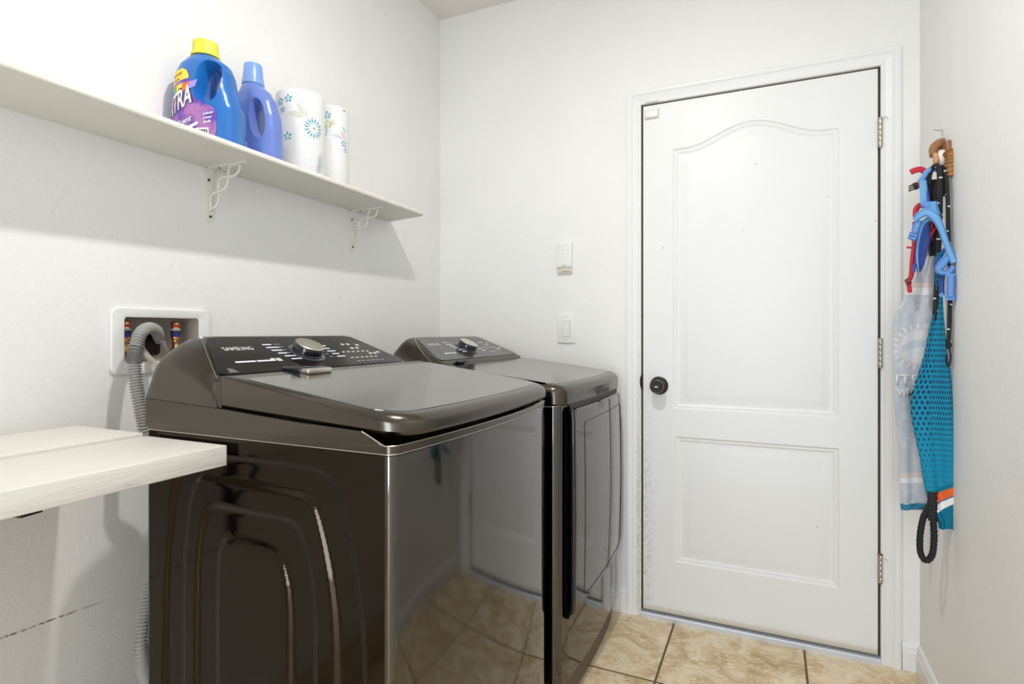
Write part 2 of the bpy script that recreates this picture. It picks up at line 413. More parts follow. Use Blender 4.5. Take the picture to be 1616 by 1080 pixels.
# hinges
for i, zc in enumerate((1.841, 1.0775, 0.333)):
    zc -= 0.031; hx = W+0.006; hy = -0.0135
    bm = bmesh.new()
    for k in range(5):
        a = zc-0.048+k*0.0192; r = 0.0072
        lathe(bm, [(0.0, a+0.0004), (r*0.9, a+0.0004), (r, a+0.0016), (r, a+0.0176), (r*0.9, a+0.0188), (0.0, a+0.0188)], 16, Matrix.Translation((hx, hy+0.004, 0)))
    box(bm, (hx, -0.0045, zc-0.048), (hx+0.0125, -0.0020, zc+0.048))
    h = done('hinge', bm, NICKEL, door)
    bm = bmesh.new(); lathe(bm, [(0, zc-0.0515), (0.0045, zc-0.0515), (0.0062, zc-0.0485), (0.0062, zc-0.0475), (0, zc-0.0475)], 14, Matrix.Translation((hx, hy+0.004, 0)))
    lathe(bm, [(0, zc+0.0475), (0.0078, zc+0.0475), (0.0078, zc+0.0505), (0.004, zc+0.0535), (0, zc+0.0535)], 14, Matrix.Translation((hx, hy+0.004, 0)))
    done('hinge_pin', bm, RUST if i == 2 else NICKEL, h)
    if i != 1:
        bm = bmesh.new(); zz = zc+(0.048 if i == 0 else 0.036)
        tube(bm, [(hx, hy, zz), (hx+0.014, hy-0.004, zz+0.002), (hx+0.021, hy-0.004, zz-0.003)], 0.0012, 8); done('pin_arm', bm, NICKEL, h)
# door sensor
sen = thing('door_sensor', 'small white box sensor at the top latch-side corner of the door', 'sensor', (DX0+0.004+0.034, YB-0.0005, 2.030))
bxo('sensor_box', (-0.026, -0.013, -0.015), (0.026, 0, 0.017), WHITE, sen, 0.004, 3)
bxo('sensor_backplate', (-0.028, -0.0025, -0.018), (0.030, 0, 0.0195), OFFWHITE, sen, 0.001, 1)
mg = bxo('sensor_magnet', (-0.4575, WY-0.020, 2.0735), (-0.408, WY-0.0105, 2.081), OFFWHITE, None, 0.0015)
tag(mg, 'thin white magnet strip on the casing just above the door sensor', 'sensor')
# threshold and sweep
th = thing('threshold', 'silver metal threshold strip on the floor under the white door', 'threshold', (0, YB, 0))
bm = bmesh.new(); loft(bm, [[Vector((x, y, z)) for y, z in ((0.10, 0), (-0.0125, 0), (-0.0140, 0.017), (-0.0115, 0.0195), (0.008, 0.0225), (0.10, 0.0225))] for x in (DX0-0.003, DX1+0.003)])
done('threshold_strip', bm, ALU, th, ang=0.3)
bxo('rubber_seal', (DX0+0.001, -0.001, 0.0222), (DX1-0.001, 0.030, 0.0300), plain('grey_seal', (0.16, 0.17, 0.17), 0.5), th)
bm = bmesh.new(); loft(bm, [[Vector((x, y, z)) for y, z in ((-0.0005, 0.0), (-0.0045, 0.001), (-0.0045, 0.010), (-0.0005, 0.014))] for x in (0.002, W-0.002)])
done('door_sweep', bm, plain('beige_sweep', (0.60, 0.55, 0.47), 0.5), door)

# ---- switch and keypad on the back wall
def on_back(x, z): return (x, WY-0.0005, z)
sw = thing('light_switch', 'white rocker light switch plate on the wall above the dryer', 'switch', on_back(-0.799, 1.1665))
bxo('switch_plate', (-0.040, -0.0065, -0.063), (0.040, 0, 0.063), WHITE, sw, 0.003, 3)
bxo('switch_frame', (-0.0185, -0.0072, -0.036), (0.0185, -0.006, 0.036), GREYLINE, sw, 0.0003, 1)
bm = bmesh.new(); loft(bm, [[Vector((x, y, z)) for y, z in ((-0.006, -0.034), (-0.0078, -0.034), (-0.0105, 0.0), (-0.0115, 0.034), (-0.006, 0.034))] for x in (-0.0165, 0.0165)])
done('rocker', bm, WHITE, sw)
for z in (0.0485, -0.0485):
    bm = bmesh.new(); lathe(bm, [(0, 0.006), (0.003, 0.006), (0.0028, 0.0075), (0, 0.0078)], 12, frame((0, 0, z), (1, 0, 0), (0, 0, 1))); done('plate_screw', bm, GREYLINE, sw)
kp = thing('keypad', 'white alarm keypad on the wall above the light switch', 'keypad', on_back(-0.806, 1.470))
bxo('keypad_bracket', (-0.033, -0.013, -0.066), (0.033, 0, 0.0), OFFWHITE, kp, 0.004, 2)
bxo('bracket_lip', (-0.012, -0.015, -0.060), (0.026, -0.0125, -0.054), plain('tan_plastic', (0.50, 0.43, 0.36), 0.5), kp, 0.001, 1)
bxo('keypad_body', (-0.034, -0.0205, -0.041), (0.034, -0.002, 0.068), WHITE, kp, 0.005, 3)
for r in range(5):
    for c in range(3):
        bm = bmesh.new(); prism(bm, rrect(0.0135, 0.0115, 0.004), frame((-0.0195+c*0.0195, 0, 0.053-r*0.0185), (1, 0, 0), (0, 0, 1)), 0.0205, 0.0218); k = done('key', bm, WHITE, kp)
        s = ['1','2','3','4','5','6','7','8','9','*','0','#','','',''][r*3+c]
        M = frame((-0.0195+c*0.0195-0.0022, 0, 0.053-r*0.0185-0.0030), (1, 0, 0), (0, 0, 1)); M = M@Matrix.Translation((0, 0, 0.0218))
        if s: text('key_digit', s, M, 0.0044, 0.006, GREYLINE, k, depth=0.0002)
bxo('indicator_slot', (-0.007, -0.0211, -0.0345), (0.007, -0.020, -0.0325), BLACK, kp)

# ================================================================== SHELF AND WHAT STANDS ON IT
def shz(y): return 1.608+0.0046*(1.93-y)     # underside height of the slightly sagging shelf
SHT = 0.0150
shelf = None
bm = bmesh.new()
out = [(XL+0.001, -0.6), (-1.200, -0.6), (-1.236, 1.872), (-1.2385, 1.884), (-1.2455, 1.891), (-1.257, 1.8955), (XL+0.001, 1.934)]
def shring(dz, ins):
    cxm, cym = -1.33, 0.7; R = []
    for x, y in out:
        xx = x-(ins if x > -1.4 else 0); yy = y+(ins if y < 0 else -ins)
        R.append(Vector((xx, yy, shz(y)+dz)))
    return R
loft(bm, [shring(0, 0.003), shring(0.002, 0.0008), shring(0.005, 0), shring(SHT-0.004, 0), shring(SHT-0.0012, 0.001), shring(SHT, 0.0035)])
shelf = done('wall_shelf', bm, SHELF); tag(shelf, 'long white painted wall shelf carrying bottles and paper towel rolls', 'shelf')

# shelf brackets: iron L with a twisted brace
def make_bracket(label, y, L=0.152, arm=0.150):
    z0 = shz(y)-0.0003
    t = thing('shelf_bracket', label, 'bracket', (XL+0.0005, y, z0), 0, 'white iron brackets under the wall shelf')
    bm = bmesh.new(); hw, th_ = 0.0105, 0.0032
    # L strip: wall leg, bend, arm; rounded tips
    path = [(th_/2, -L), (th_/2, -0.016), (0.0045, -0.007), (0.0105, -0.0022), (0.018, -th_/2), (arm, -th_/2)]
    P = []
    for i, (x, z) in enumerate(path): P.append((x, z))
    rings = []
    dense = []
    for (a, b) in zip(P, P[1:]):
        for k in range(6): dense.append((a[0]+(b[0]-a[0])*k/6, a[1]+(b[1]-a[1])*k/6))
    dense.append(P[-1]); tot = len(dense)
    # extra points for round tips
    dense = [(P[0][0], P[0][1]+d) for d in (0, 0.0015, 0.004, 0.008)]+dense[1:-1]+[(P[-1][0]-d, P[-1][1]) for d in (0.008, 0.004, 0.0015, 0)]
    ok = [dense[0]]
    for p in dense[1:]:
        if math.dist(p, ok[-1]) > 0.0008: ok.append(p)
    dense = sorted(ok, key=lambda p: p[0]-p[1]) if False else ok
    acc = [0]
    for a, b in zip(dense, dense[1:]): acc.append(acc[-1]+math.dist(a, b))
    for i, (x, z) in enumerate(dense):
        a = dense[max(0, i-1)]; b = dense[min(len(dense)-1, i+1)]
        tx, tz = b[0]-a[0], b[1]-a[1]; l = math.hypot(tx, tz) or 1; nx, nz = tz/l, -tx/l
        e = min(acc[i], acc[-1]-acc[i]); wv = hw*math.sqrt(max(0.06, 1-max(0, 1-e/hw)**2))
        hh = th_/2
        rings.append([Vector((x+nx*hh, -wv, z+nz*hh)), Vector((x+nx*hh, wv, z+nz*hh)), Vector((x-nx*hh, wv, z-nz*hh)), Vector((x-nx*hh, -wv, z-nz*hh))])
    loft(bm, rings)
    done('angle_strip', bm, IRON, t, ang=0.5)
    A = Vector((0.118, 0, -0.004)); B = Vector((0.005, 0, -0.118)); D = B-A; nrm = Vector((D.z, 0, -D.x)).normalized(); 
    for s in (1, -1):
        pts = []
        for k in range(61):
            q = k/60; w_ = 0.0165*math.sin(3*PI*q)*s
            pts.append(A+D*q+nrm*(w_*-1+0.014*math.sin(PI*q))+Vector((0, 0.0035*math.cos(3*PI*q)*s, 0)))
        bm = bmesh.new(); tube(bm, pts, 0.0031, 8); done('twisted_rod', bm, IRON, t)
    for (x, z, M) in ((th_, -0.032, frame((0.0032, -0.004, -0.034), (0, 1, 0), (0, 0, 1))), (0, 0, frame((0.0032, 0.001, -L+0.016), (0, 1, 0), (0, 0, 1)))):
        bm = bmesh.new(); lathe(bm, [(0, 0), (0.0040, 0), (0.0036, 0.0018), (0, 0.0026)], 12, M); done('screw', bm, SCREW, t)
    bm = bmesh.new(); lathe(bm, [(0, 0), (0.0036, 0), (0.0030, 0.0016), (0, 0.002)], 12, frame((0.040, 0, -0.0032), (1, 0, 0), (0, -1, 0))); done('screw', bm, SCREW, t)
    return t
make_bracket('white iron twisted bracket under the shelf below the bottles', 1.102)
make_bracket('white iron twisted bracket near the far end of the shelf', 1.700)

# ---- jugs
def superell(t, n): 
    c, s = math.cos(t), math.sin(t); return math.copysign(abs(c)**(2/n), c), math.copysign(abs(s)**(2/n), s)
def interp(tab, z):
    for (z0, *a), (z1, *b) in zip(tab, tab[1:]):
        if z <= z1:
            t = (z-z0)/(z1-z0); t = max(0, min(1, t)); u = t*t*(3-2*t)*0.35+t*0.65
            return [p+(q-p)*u for p, q in zip(a, b)]
    return list(tab[-1][1:])
def jug_body(bm, tab, n=3.0, seg=72, step=0.004):
    z = tab[0][0]; zs = []
    while z < tab[-1][0]-1e-6: zs.append(z); z += step
    zs.append(tab[-1][0]); rings = []
    for z in zs:
        a, b, cx, e = interp(tab, z)
        rings.append([Vector((cx+a*superell(2*PI*k/seg, e)[0], b*superell(2*PI*k/seg, e)[1], z)) for k in range(seg)])
    loft(bm, rings)
def boolean(o, cutter):
    cutter.parent = o.parent
    m = o.modifiers.new('cut', 'BOOLEAN'); m.operation = 'DIFFERENCE'; m.object = cutter; m.solver = 'EXACT'
    dg = bpy.context.evaluated_depsgraph_get(); dg.update()
    me = bpy.data.meshes.new_from_object(o.evaluated_get(dg)); o.modifiers.clear(); old = o.data; o.data = me
    for p in me.polygons: p.use_smooth = True
    me.set_sharp_from_angle(angle=0.7)
    bpy.data.objects.remove(cutter)
def hole_cutter(poly_fn, hw, flare=1.35):
    """handle opening: section poly_fn(scale) in x,z lofted through the thickness, flared at both faces"""
    bm = bmesh.new(); rings = []
    for k in range(-8, 9):
        q = k/8; sc = 1+(flare-1)*abs(q)**1.8
        rings.append([Vector((x, q*hw, z)) for x, z in poly_fn(sc)])
    loft(bm, rings); bmesh.ops.recalc_face_normals(bm, faces=bm.faces)
    me = bpy.data.meshes.new('cutter'); bm.to_mesh(me); bm.free(); o = bpy.data.objects.new('cutter', me); COL.objects.link(o); return o
def surf_map(tab, off=0.0007):
    def f(p):     # p.x along the face, p.y height, p.z thickness
        a, b, cx, e = interp(tab, p.y)
        q = max(-1.5, min(1.5, p.x/a)); sx = math.sin(q) if True else q
        yy = b*max(0.0, 1-abs(sx)**e)**(1/e)
        return Vector((cx+a*sx, -(yy+off+p.z), p.y))
    return f
def decal(name, poly, fn, mat, parent, h=0.0003, lift=0.0):
    bm = bmesh.new()
    f = bm.faces.new([bm.verts.new((a, b, 0)) for a, b in poly])
    r = bmesh.ops.extrude_face_region(bm, geom=[f]); bmesh.ops.translate(bm, vec=(0, 0, h), verts=[e for e in r['geom'] if isinstance(e, bmesh.types.BMVert)])
    xs = [p[0] for p in poly]; zs = [p[1] for p in poly]; x = min(xs)+0.003
    while x < max(xs):
        bmesh.ops.bisect_plane(bm, geom=bm.verts[:]+bm.edges[:]+bm.faces[:], plane_co=(x, 0, 0), plane_no=(1, 0, 0)); x += 0.004
    z = min(zs)+0.004
    while z < max(zs):
        bmesh.ops.bisect_plane(bm, geom=bm.verts[:]+bm.edges[:]+bm.faces[:], plane_co=(0, z, 0), plane_no=(0, 1, 0)); z += 0.008
    for v in bm.verts: v.co = fn(Vector((v.co.x, v.co.y, v.co.z+lift)))
    return done(name, bm, mat, parent)
def ribbed_cap(bm, prof, n=72, rib=0.0007, zr=(0, 1)):
    rings = []
    for r, z in prof:
        rings.append([Vector(((r+(rib*math.cos(n/3*2*PI*k/n) if zr[0] <= z <= zr[1] else 0))*math.cos(2*PI*k/n), (r+(rib*math.cos(n/3*2*PI*k/n) if zr[0] <= z <= zr[1] else 0))*math.sin(2*PI*k/n), z)) for k in range(n)])
    loft(bm, rings)

BLUE = NT('blue_jug_plastic').out((0.015, 0.15, 0.50), 0.24, 0, Coat_Weight=0.3)
YELLOW = plain('yellow_cap', (0.80, 0.74, 0.06), 0.4)
PURPLE = NT('purple_label'); _o = PURPLE.obj(); PURPLE = PURPLE.out(PURPLE.mix(PURPLE.sstep(PURPLE.noise(_o, 22, 4), 0.4, 0.62), (0.13, 0.055, 0.42), (0.42, 0.18, 0.45)), 0.35)
YLAB = plain('yellow_label', (0.90, 0.70, 0.07), 0.4); LWHITE = plain('label_white', (0.88, 0.88, 0.88), 0.4); LBLK = plain('label_black', (0.02, 0.02, 0.03), 0.4)
ORANGE = plain('orange_print', (0.80, 0.16, 0.03), 0.4); GREEN = plain('green_print', (0.12, 0.45, 0.10), 0.4); BROWNP = plain('brown_print', (0.32, 0.08, 0.01), 0.4)
LAV = plain('lavender_print', (0.38, 0.28, 0.75), 0.4)
# blue detergent jug: z, half width, half depth, centre x, exponent
T1 = [(0.0, 0.086, 0.050, 0, 3.2), (0.006, 0.092, 0.056, 0, 3.2), (0.05, 0.0945, 0.058, 0, 3.1), (0.10, 0.094, 0.058, 0, 3.0), (0.130, 0.088, 0.057, -0.004, 2.9), (0.165, 0.081, 0.056, -0.009, 2.8),
      (0.200, 0.0775, 0.054, -0.010, 2.6), (0.225, 0.068, 0.050, -0.010, 2.4), (0.242, 0.050, 0.042, -0.011, 2.2), (0.251, 0.036, 0.034, -0.012, 2.0), (0.256, 0.030, 0.030, -0.012, 2.0)]
jx, jy = -1.335, 1.026
jug = thing('detergent_jug', 'large blue laundry detergent jug with a yellow cap and purple label', 'bottle', (jx, jy, shz(jy)+SHT), math.radians(21)); jug.scale = (0.915, 0.94, 0.945)
bm = bmesh.new(); jug_body(bm, T1)
body = done('jug_body', bm, BLUE, jug)
def hole1(sc):
    cx_, cz_ = 0.030, 0.172; pts = []
    for k in range(48):
        a = 2*PI*k/48; ex, ez = superell(a, 2.7)
        x = 0.0265*ex*(1.0-0.08*ez); z = 0.047*ez
        pts.append((cx_+x*sc-0.006*(sc-1)*6*0.5+0.006*ez, cz_+z*sc))
    return pts
boolean(body, hole_cutter(hole1, 0.075, 1.5))
bm = bmesh.new(); zc = 0.2535
lathe(bm, [(0.0, zc), (0.0375, zc), (0.0382, zc+0.004), (0.0372, zc+0.008), (0.0345, zc+0.0095), (0.034, zc+0.011)], 48, Matrix.Translation((-0.012, 0, 0)))
cap = None
ribbed = [(0.034, zc+0.010), (0.0335, zc+0.013), (0.0322, zc+0.038), (0.0315, zc+0.041), (0.030, zc+0.0425), (0.026, zc+0.043), (0.0, zc+0.043)]
R = bmesh.new(); ribbed_cap(R, ribbed, 72, 0.0007, (zc+0.012, zc+0.040)); R.transform(Matrix.Translation((-0.012, 0, 0)))
cap = done('cap', bm, YELLOW, jug); done('cap_grip', R, YELLOW, cap)
f1 = surf_map(T1)
lab = decal('label', [(-0.135, 0.010), (0.020, 0.006), (0.050, 0.012), (0.056, 0.035), (0.058, 0.080), (0.045, 0.096), (0.012, 0.112), (-0.006, 0.125), (-0.014, 0.150), (-0.014, 0.178), (-0.020, 0.197), (-0.035, 0.205), (-0.070, 0.198), (-0.100, 0.185), (-0.135, 0.165)], f1, PURPLE, body)
decal('yellow_banner', [(-0.100, 0.150), (-0.060, 0.168), (-0.016, 0.176), (-0.016, 0.185), (-0.022, 0.198), (-0.036, 0.2045), (-0.070, 0.200), (-0.098, 0.188)], f1, YLAB, lab, lift=0.0004)
for i, m in enumerate((GREEN, YLAB, ORANGE, LAV)):
    a0 = 0.022*i-0.085
    decal('rainbow_band', [(a0, 0.128+0.006*i), (a0+0.020, 0.134+0.006*i), (a0+0.030, 0.160+0.004*i), (a0+0.004, 0.153+0.004*i)], f1, m, lab, lift=0.0005+0.0001*i)
def on_face(x, z, slope=0.0, shear=0.0, lift=0.0012):
    def g(p): return f1(Vector((x+p.x+shear*p.y, z+p.y+slope*p.x, p.z+lift)))
    return g
text('lettering_shadow', 'XTRA', on_face(-0.1175, 0.063, 0.42, 0.12, 0.0006), 0.108, 0.060, LBLK, lab, bold=0.06)
text('lettering', 'XTRA', on_face(-0.1150, 0.066, 0.42, 0.12, 0.0012), 0.102, 0.054, LWHITE, lab, bold=0.02)
text('lettering_small', 'Scent', on_face(-0.062, 0.044, 0.35, 0.1), 0.046, 0.016, LWHITE, lab, bold=0.02)
decal('scent_swoosh', [(-0.066, 0.034), (-0.030, 0.044), (0.000, 0.058), (0.006, 0.054), (-0.002, 0.048), (-0.030, 0.037), (-0.066, 0.028)], f1, LWHITE, lab, lift=0.0005)
decal('yellow_flash', [(-0.094, 0.034), (-0.074, 0.046), (-0.072, 0.038), (-0.092, 0.026)], f1, YLAB, lab, lift=0.0005)
for i, s in enumerate(('Lavender', '& Sweet', 'Vanilla')):
    text('lettering_small', s, on_face(0.018, 0.074-i*0.0115, 0.18, 0.1), (0.030, 0.025, 0.023)[i], 0.0075, LWHITE, lab, bold=0.02)
bar = decal('barcode_patch', [(-0.002, 0.018), (0.034, 0.018), (0.034, 0.041), (-0.002, 0.041)], f1, LWHITE, lab, lift=0.0006)
for i in range(12):
    x = 0.002+i*0.0024
    decal('barcode_bar', [(x, 0.022), (x+0.0008+0.0006*(i*7 % 3), 0.022), (x+0.0008+0.0006*(i*7 % 3), 0.037), (x, 0.037)], f1, LBLK, bar, lift=0.0009)
text('lettering_small', 'even more', on_face(-0.080, 0.180, 0.2), 0.042, 0.006, BROWNP, lab); text('lettering_small', 'loads', on_face(-0.075, 0.168, 0.2), 0.028, 0.0055, BROWNP, lab)

# periwinkle softener bottle
PERI = NT('periwinkle_plastic').out((0.135, 0.215, 0.58), 0.26, 0, Coat_Weight=0.3)
SKY = NT('light_blue_cap').out((0.20, 0.36, 0.75), 0.25, 0, Coat_Weight=0.3)
T2 = [(0.0, 0.074, 0.038, 0, 2.8), (0.006, 0.080, 0.043, 0, 2.8), (0.04, 0.083, 0.045, 0, 2.7), (0.09, 0.083, 0.045, 0, 2.6), (0.130, 0.079, 0.044, 0, 2.5), (0.170, 0.069, 0.042, -0.002, 2.4),
      (0.200, 0.053, 0.040, -0.007, 2.2), (0.218, 0.037, 0.036, -0.012, 2.0), (0.228, 0.030, 0.030, -0.014, 2.0)]
kx, ky = -1.330, 1.180
sof = thing('softener_bottle', 'periwinkle blue fabric softener bottle with a light blue cap', 'bottle', (kx, ky-0.008, shz(ky)+SHT), math.radians(13)); sof.scale = (0.88, 0.92, 1.0)
bm = bmesh.new(); jug_body(bm, T2); b2 = done('bottle_body', bm, PERI, sof)
def hole2(sc):
    pts = []
    for k in range(48):
        a = 2*PI*k/48; ex, ez = superell(a, 2.1); pts.append((0.031+0.020*ex*sc+(-0.007*ez), 0.120+0.046*ez*sc))
    return pts
boolean(b2, hole_cutter(hole2, 0.060, 1.5))
bm = bmesh.new(); zc = 0.226
lathe(bm, [(0.0, zc), (0.0335, zc), (0.0340, zc+0.004), (0.0330, zc+0.0085), (0.0322, zc+0.010), (0.0322, zc+0.015), (0.0312, zc+0.016), (0.0275, zc+0.056), (0.0262, zc+0.059), (0.0235, zc+0.060), (0.0225, zc+0.0585), (0.0, zc+0.058)], 48, Matrix.Translation((-0.014, 0, 0)))
done('cap', bm, SKY, sof)
f2 = surf_map(T2)
lb2 = decal('label', [(-0.070, 0.012), (-0.024, 0.016), (0.004, 0.028), (0.004, 0.050), (-0.003, 0.090), (-0.010, 0.140), (-0.014, 0.172), (-0.055, 0.172), (-0.070, 0.150)], f2, plain('softener_label', (0.16, 0.22, 0.62), 0.35, 0, 0.5, 45), b2)
decal('label_badge', [(-0.034, 0.024), (-0.004, 0.028), (-0.001, 0.054), (-0.030, 0.058)], f2, plain('pale_badge', (0.55, 0.62, 0.85), 0.4), lb2, lift=0.0005)
text('lettering', '9S', lambda p: f2(Vector((-0.040+p.x, 0.100+p.y, p.z+0.001))), 0.026, 0.018, LBLK, lb2, bold=0.02)
text('lettering', 'TT', lambda p: f2(Vector((-0.022+p.x, 0.034+p.y, p.z+0.0014))), 0.013, 0.010, plain('deep_blue_print', (0.03, 0.03, 0.25), 0.4), lb2, bold=0.02)

# ---- paper towel rolls
def m_paper(seed):
    n = NT('printed_paper_towel'); o = n.obj(); x, y, z = n.xyz(o)
    ang = n.math('MULTIPLY', n.math('ARCTAN2', y, x), 0.074)
    col = (0.80, 0.80, 0.805)
    P = n.vec(ang, z, 0.0)
    vd = n.add('ShaderNodeTexVoronoi', voronoi_dimensions='2D'); n.put(vd.inputs['Vector'], P); vd.inputs['Scale'].default_value = 26; vd.inputs['Randomness'].default_value = 0.5
    h = n.math('SINE', n.math('MULTIPLY', vd.outputs['Distance'], 55))
    return n.out(col, 0.85, 0, n.bump(h, 0.35, 0.0012), Specular_IOR_Level=0.1)
PAPER = m_paper(1)
TEALP = plain('teal_print', (0.12, 0.42, 0.55), 0.8); LIMEP = plain('lime_print', (0.48, 0.62, 0.22), 0.8); PINKP = plain('coral_print', (0.75, 0.30, 0.26), 0.8)
CARD = plain('cardboard_core', (0.35, 0.25, 0.16), 0.8)
def make_roll(label, x, y, r, hgt, prints, name='paper_towel_roll'):
    z = shz(y)+SHT
    t = thing(name, label, 'paper towels', (x, y, z), 0, 'paper towel rolls on the shelf')
    bm = bmesh.new(); n = 64; rings = []
    for rr_, zz in ((0.021, 0.002), (r-0.002, 0.0), (r, 0.003), (r+0.0008, hgt*0.4), (r, hgt-0.005), (r-0.0015, hgt-0.001), (r-0.004, hgt), (0.021, hgt-0.001)):
        rings.append([Vector((rr_*math.cos(2*PI*k/n), rr_*math.sin(2*PI*k/n), zz)) for k in range(n)])
    R = loft(bm, rings, True, False)
    for i in range(n): bm.faces.new((R[-1][i], R[-1][(i+1) % n], R[0][(i+1) % n], R[0][i]))
    sheet = done('paper_sheet', bm, PAPER, t)
    bm = bmesh.new()
    rings = [[Vector((q*math.cos(2*PI*k/32), q*math.sin(2*PI*k/32), zz)) for k in range(32)] for q, zz in ((0.0208, 0.001), (0.0208, hgt-0.003), (0.0195, hgt-0.003), (0.0195, 0.001))]
    R = loft(bm, rings, True, False)
    for i in range(32): bm.faces.new((R[-1][i], R[-1][(i+1) % 32], R[0][(i+1) % 32], R[0][i]))
    done('cardboard_core', bm, CARD, t)
    # facing direction of the camera from the roll: printed flowers as thin shapes on the paper
    face = math.atan2(-y, -x)
    def wrap(du, dz):     # arc distance to the right, height
        a = face+du/r
        rr2 = r+0.0012; return Vector((rr2*math.cos(a), rr2*math.sin(a), dz))
    by = {}
    for (m, shape) in prints: by.setdefault(m.name, (m, []))[1].append(shape)
    for m, shapes in by.values():
        for nm, polys in shapes:
            bm = bmesh.new()
            for poly in polys:
                vs = [bm.verts.new(wrap(a, b)) for a, b in poly]
                if len(vs) > 2: bm.faces.new(vs)
            done(nm, bm, m, sheet)
    return t
def petal(cx_, cz_, ang, L, wd, r0=0.0, n=7):
    pts = []
    c, s = math.cos(ang), math.sin(ang)
    for k in range(n+1): q = k/n; pts.append((r0+L*q, wd*math.sin(PI*q)))
    for k in range(n-1, 0, -1): q = k/n; pts.append((r0+L*q, -wd*math.sin(PI*q)))
    return [(cx_+a*c-b*s, cz_+a*s+b*c) for a, b in pts]
def daisy(cx_, cz_, R): return ('daisy_print', [petal(cx_, cz_, 2*PI*k/15+0.1, R*0.66, R*0.045, R*0.34) for k in range(15)]+[petal(cx_, cz_, 2*PI*(k+.5)/15, R*0.3, R*0.03, R*0.55) for k in range(15)])
def leafp(cx_, cz_, ang, L):
    c, s = math.cos(ang), math.sin(ang); P = []
    for q in range(9):
        w_ = math.sin(PI*(q+0.8)/10)*L*0.15; a = L*(q+0.5)/9.5
        for sg in (1, -1):
            P.append([(cx_+aa*c-bb*s, cz_+aa*s+bb*c) for aa, bb in ((a, 0), (a+L*0.03, sg*w_*0.5), (a+L*0.075, sg*w_), (a+L*0.035, sg*w_*1.02), (a-L*0.02, sg*w_*0.5))])
    return ('leaf_print', P)
def blossom(cx_, cz_, R): return ('blossom_print', [petal(cx_, cz_, 2*PI*k/5+0.4, R*0.75, R*0.22, R*0.22) for k in range(5)])
make_roll('large paper towel roll printed with blue flowers beside the periwinkle bottle', -1.345, 1.352, 0.0725, 0.264,
          [(TEALP, daisy(0.040, 0.150, 0.034)), (PINKP, ('daisy_centre', [petal(0.036, 0.150, 0, 0.009, 0.004)])), (LIMEP, leafp(0.022, 0.180, 2.25, 0.050)), (LIMEP, leafp(0.014, 0.178, 2.9, 0.050)),
           (TEALP, blossom(-0.036, 0.232, 0.014)), (TEALP, blossom(-0.066, 0.226, 0.014)), (TEALP, blossom(-0.056, 0.200, 0.010)), (TEALP, blossom(-0.038, 0.118, 0.015)), (TEALP, leafp(0.066, 0.020, 1.6, 0.06)),
           (TEALP, leafp(0.058, 0.004, 1.7, 0.04))])
make_roll('narrower paper towel roll nearest the far end of the shelf', -1.345, 1.488, 0.058, 0.271,
          [(TEALP, blossom(-0.012, 0.235, 0.014)), (LIMEP, blossom(-0.010, 0.206, 0.016)), (LIMEP, blossom(0.004, 0.210, 0.010)), (PINKP, leafp(0.030, 0.190, -0.9, 0.034)), (TEALP, leafp(0.036, 0.205, -0.7, 0.026)),
           (TEALP, leafp(0.004, 0.172, -0.2, 0.034)), (TEALP, blossom(0.044, 0.150, 0.013)), (TEALP, blossom(0.052, 0.130, 0.010)), (TEALP, leafp(-0.020, 0.16, 1.5, 0.05)), (BROWNP, ('dark_print', [petal(0.040, 0.262, -0.3, 0.012, 0.0016)]))])

# ================================================================== WORKTOP OF TWO PLANKS
wt = thing('plank_worktop', 'cream painted worktop of two thick planks beside the washing machine', 'worktop', (-1.18, 0.12, 0.902))
BT = 0.038
def plank(x0, x1, y1, dz=0.0):
    bm = bmesh.new(); box(bm, (x0+1.18, -0.75, dz), (x1+1.18, y1-0.12, BT+dz), 0.0022, 3)
    return done('plank', bm, BOARD, wt)
plank(-1.155, -0.922, 0.745); plank(-1.385, -1.161, 0.742, 0.0060)
br = thing('worktop_bracket', 'black steel bracket holding up the cream plank worktop', 'bracket', (XL+0.004, 0.352, 0.9000), 0.19)
bxo('wall_leg', (0, -0.015, -0.345), (0.005, 0.015, -0.0005), BLACK, br, 0.001, 1)
bxo('arm', (0.0, -0.015, -0.006), (0.500, 0.015, -0.0005), BLACK, br, 0.001, 1)
bm = bmesh.new(); tube(bm, [(0.010, 0, -0.26), (0.23, 0, -0.012)], 0.007, 8); done('brace', bm, BLACK, br)

# ================================================================== OUTLET BOX AND HOSES
ob = thing('washer_outlet_box', 'white recessed water supply box in the left wall above the hose', 'outlet box', (XL, (OB[0]+OB[1])/2, (OB[2]+OB[3])/2))
hy, hz = (OB[1]-OB[0])/2, (OB[3]-OB[2])/2
bm = bmesh.new()       # frame: outer rounded rectangle with an opening
def ringyz(w_, h_, r_, x, dz=0.0): return [Vector((x, a, b+dz)) for a, b in rrect(w_, h_, r_, 5)]
outer = [ringyz(0.262, 0.166, 0.020, 0.0005), ringyz(0.262, 0.166, 0.020, 0.005), ringyz(0.256, 0.160, 0.018, 0.0085), ringyz(2*hy+0.006, 2*hz+0.006, 0.008, 0.0085), ringyz(2*hy-0.004, 2*hz-0.004, 0.008, 0.006), ringyz(2*hy-0.004, 2*hz-0.004, 0.008, -0.010)]
for r in outer[:3]:
    for v in r: v.z -= 0.003
loft(bm, outer, True, False); done('face_frame', bm, WHITE, ob, ang=0.5)
bm = bmesh.new()
a = [ringyz(2*hy-0.004, 2*hz-0.004, 0.008, 0.004), ringyz(2*hy-0.006, 2*hz-0.006, 0.008, -0.075)]
R = loft(bm, a, True, False); bm.faces.new(R[-1]); done('box_liner', bm, BOXIN, ob, ang=0.5)
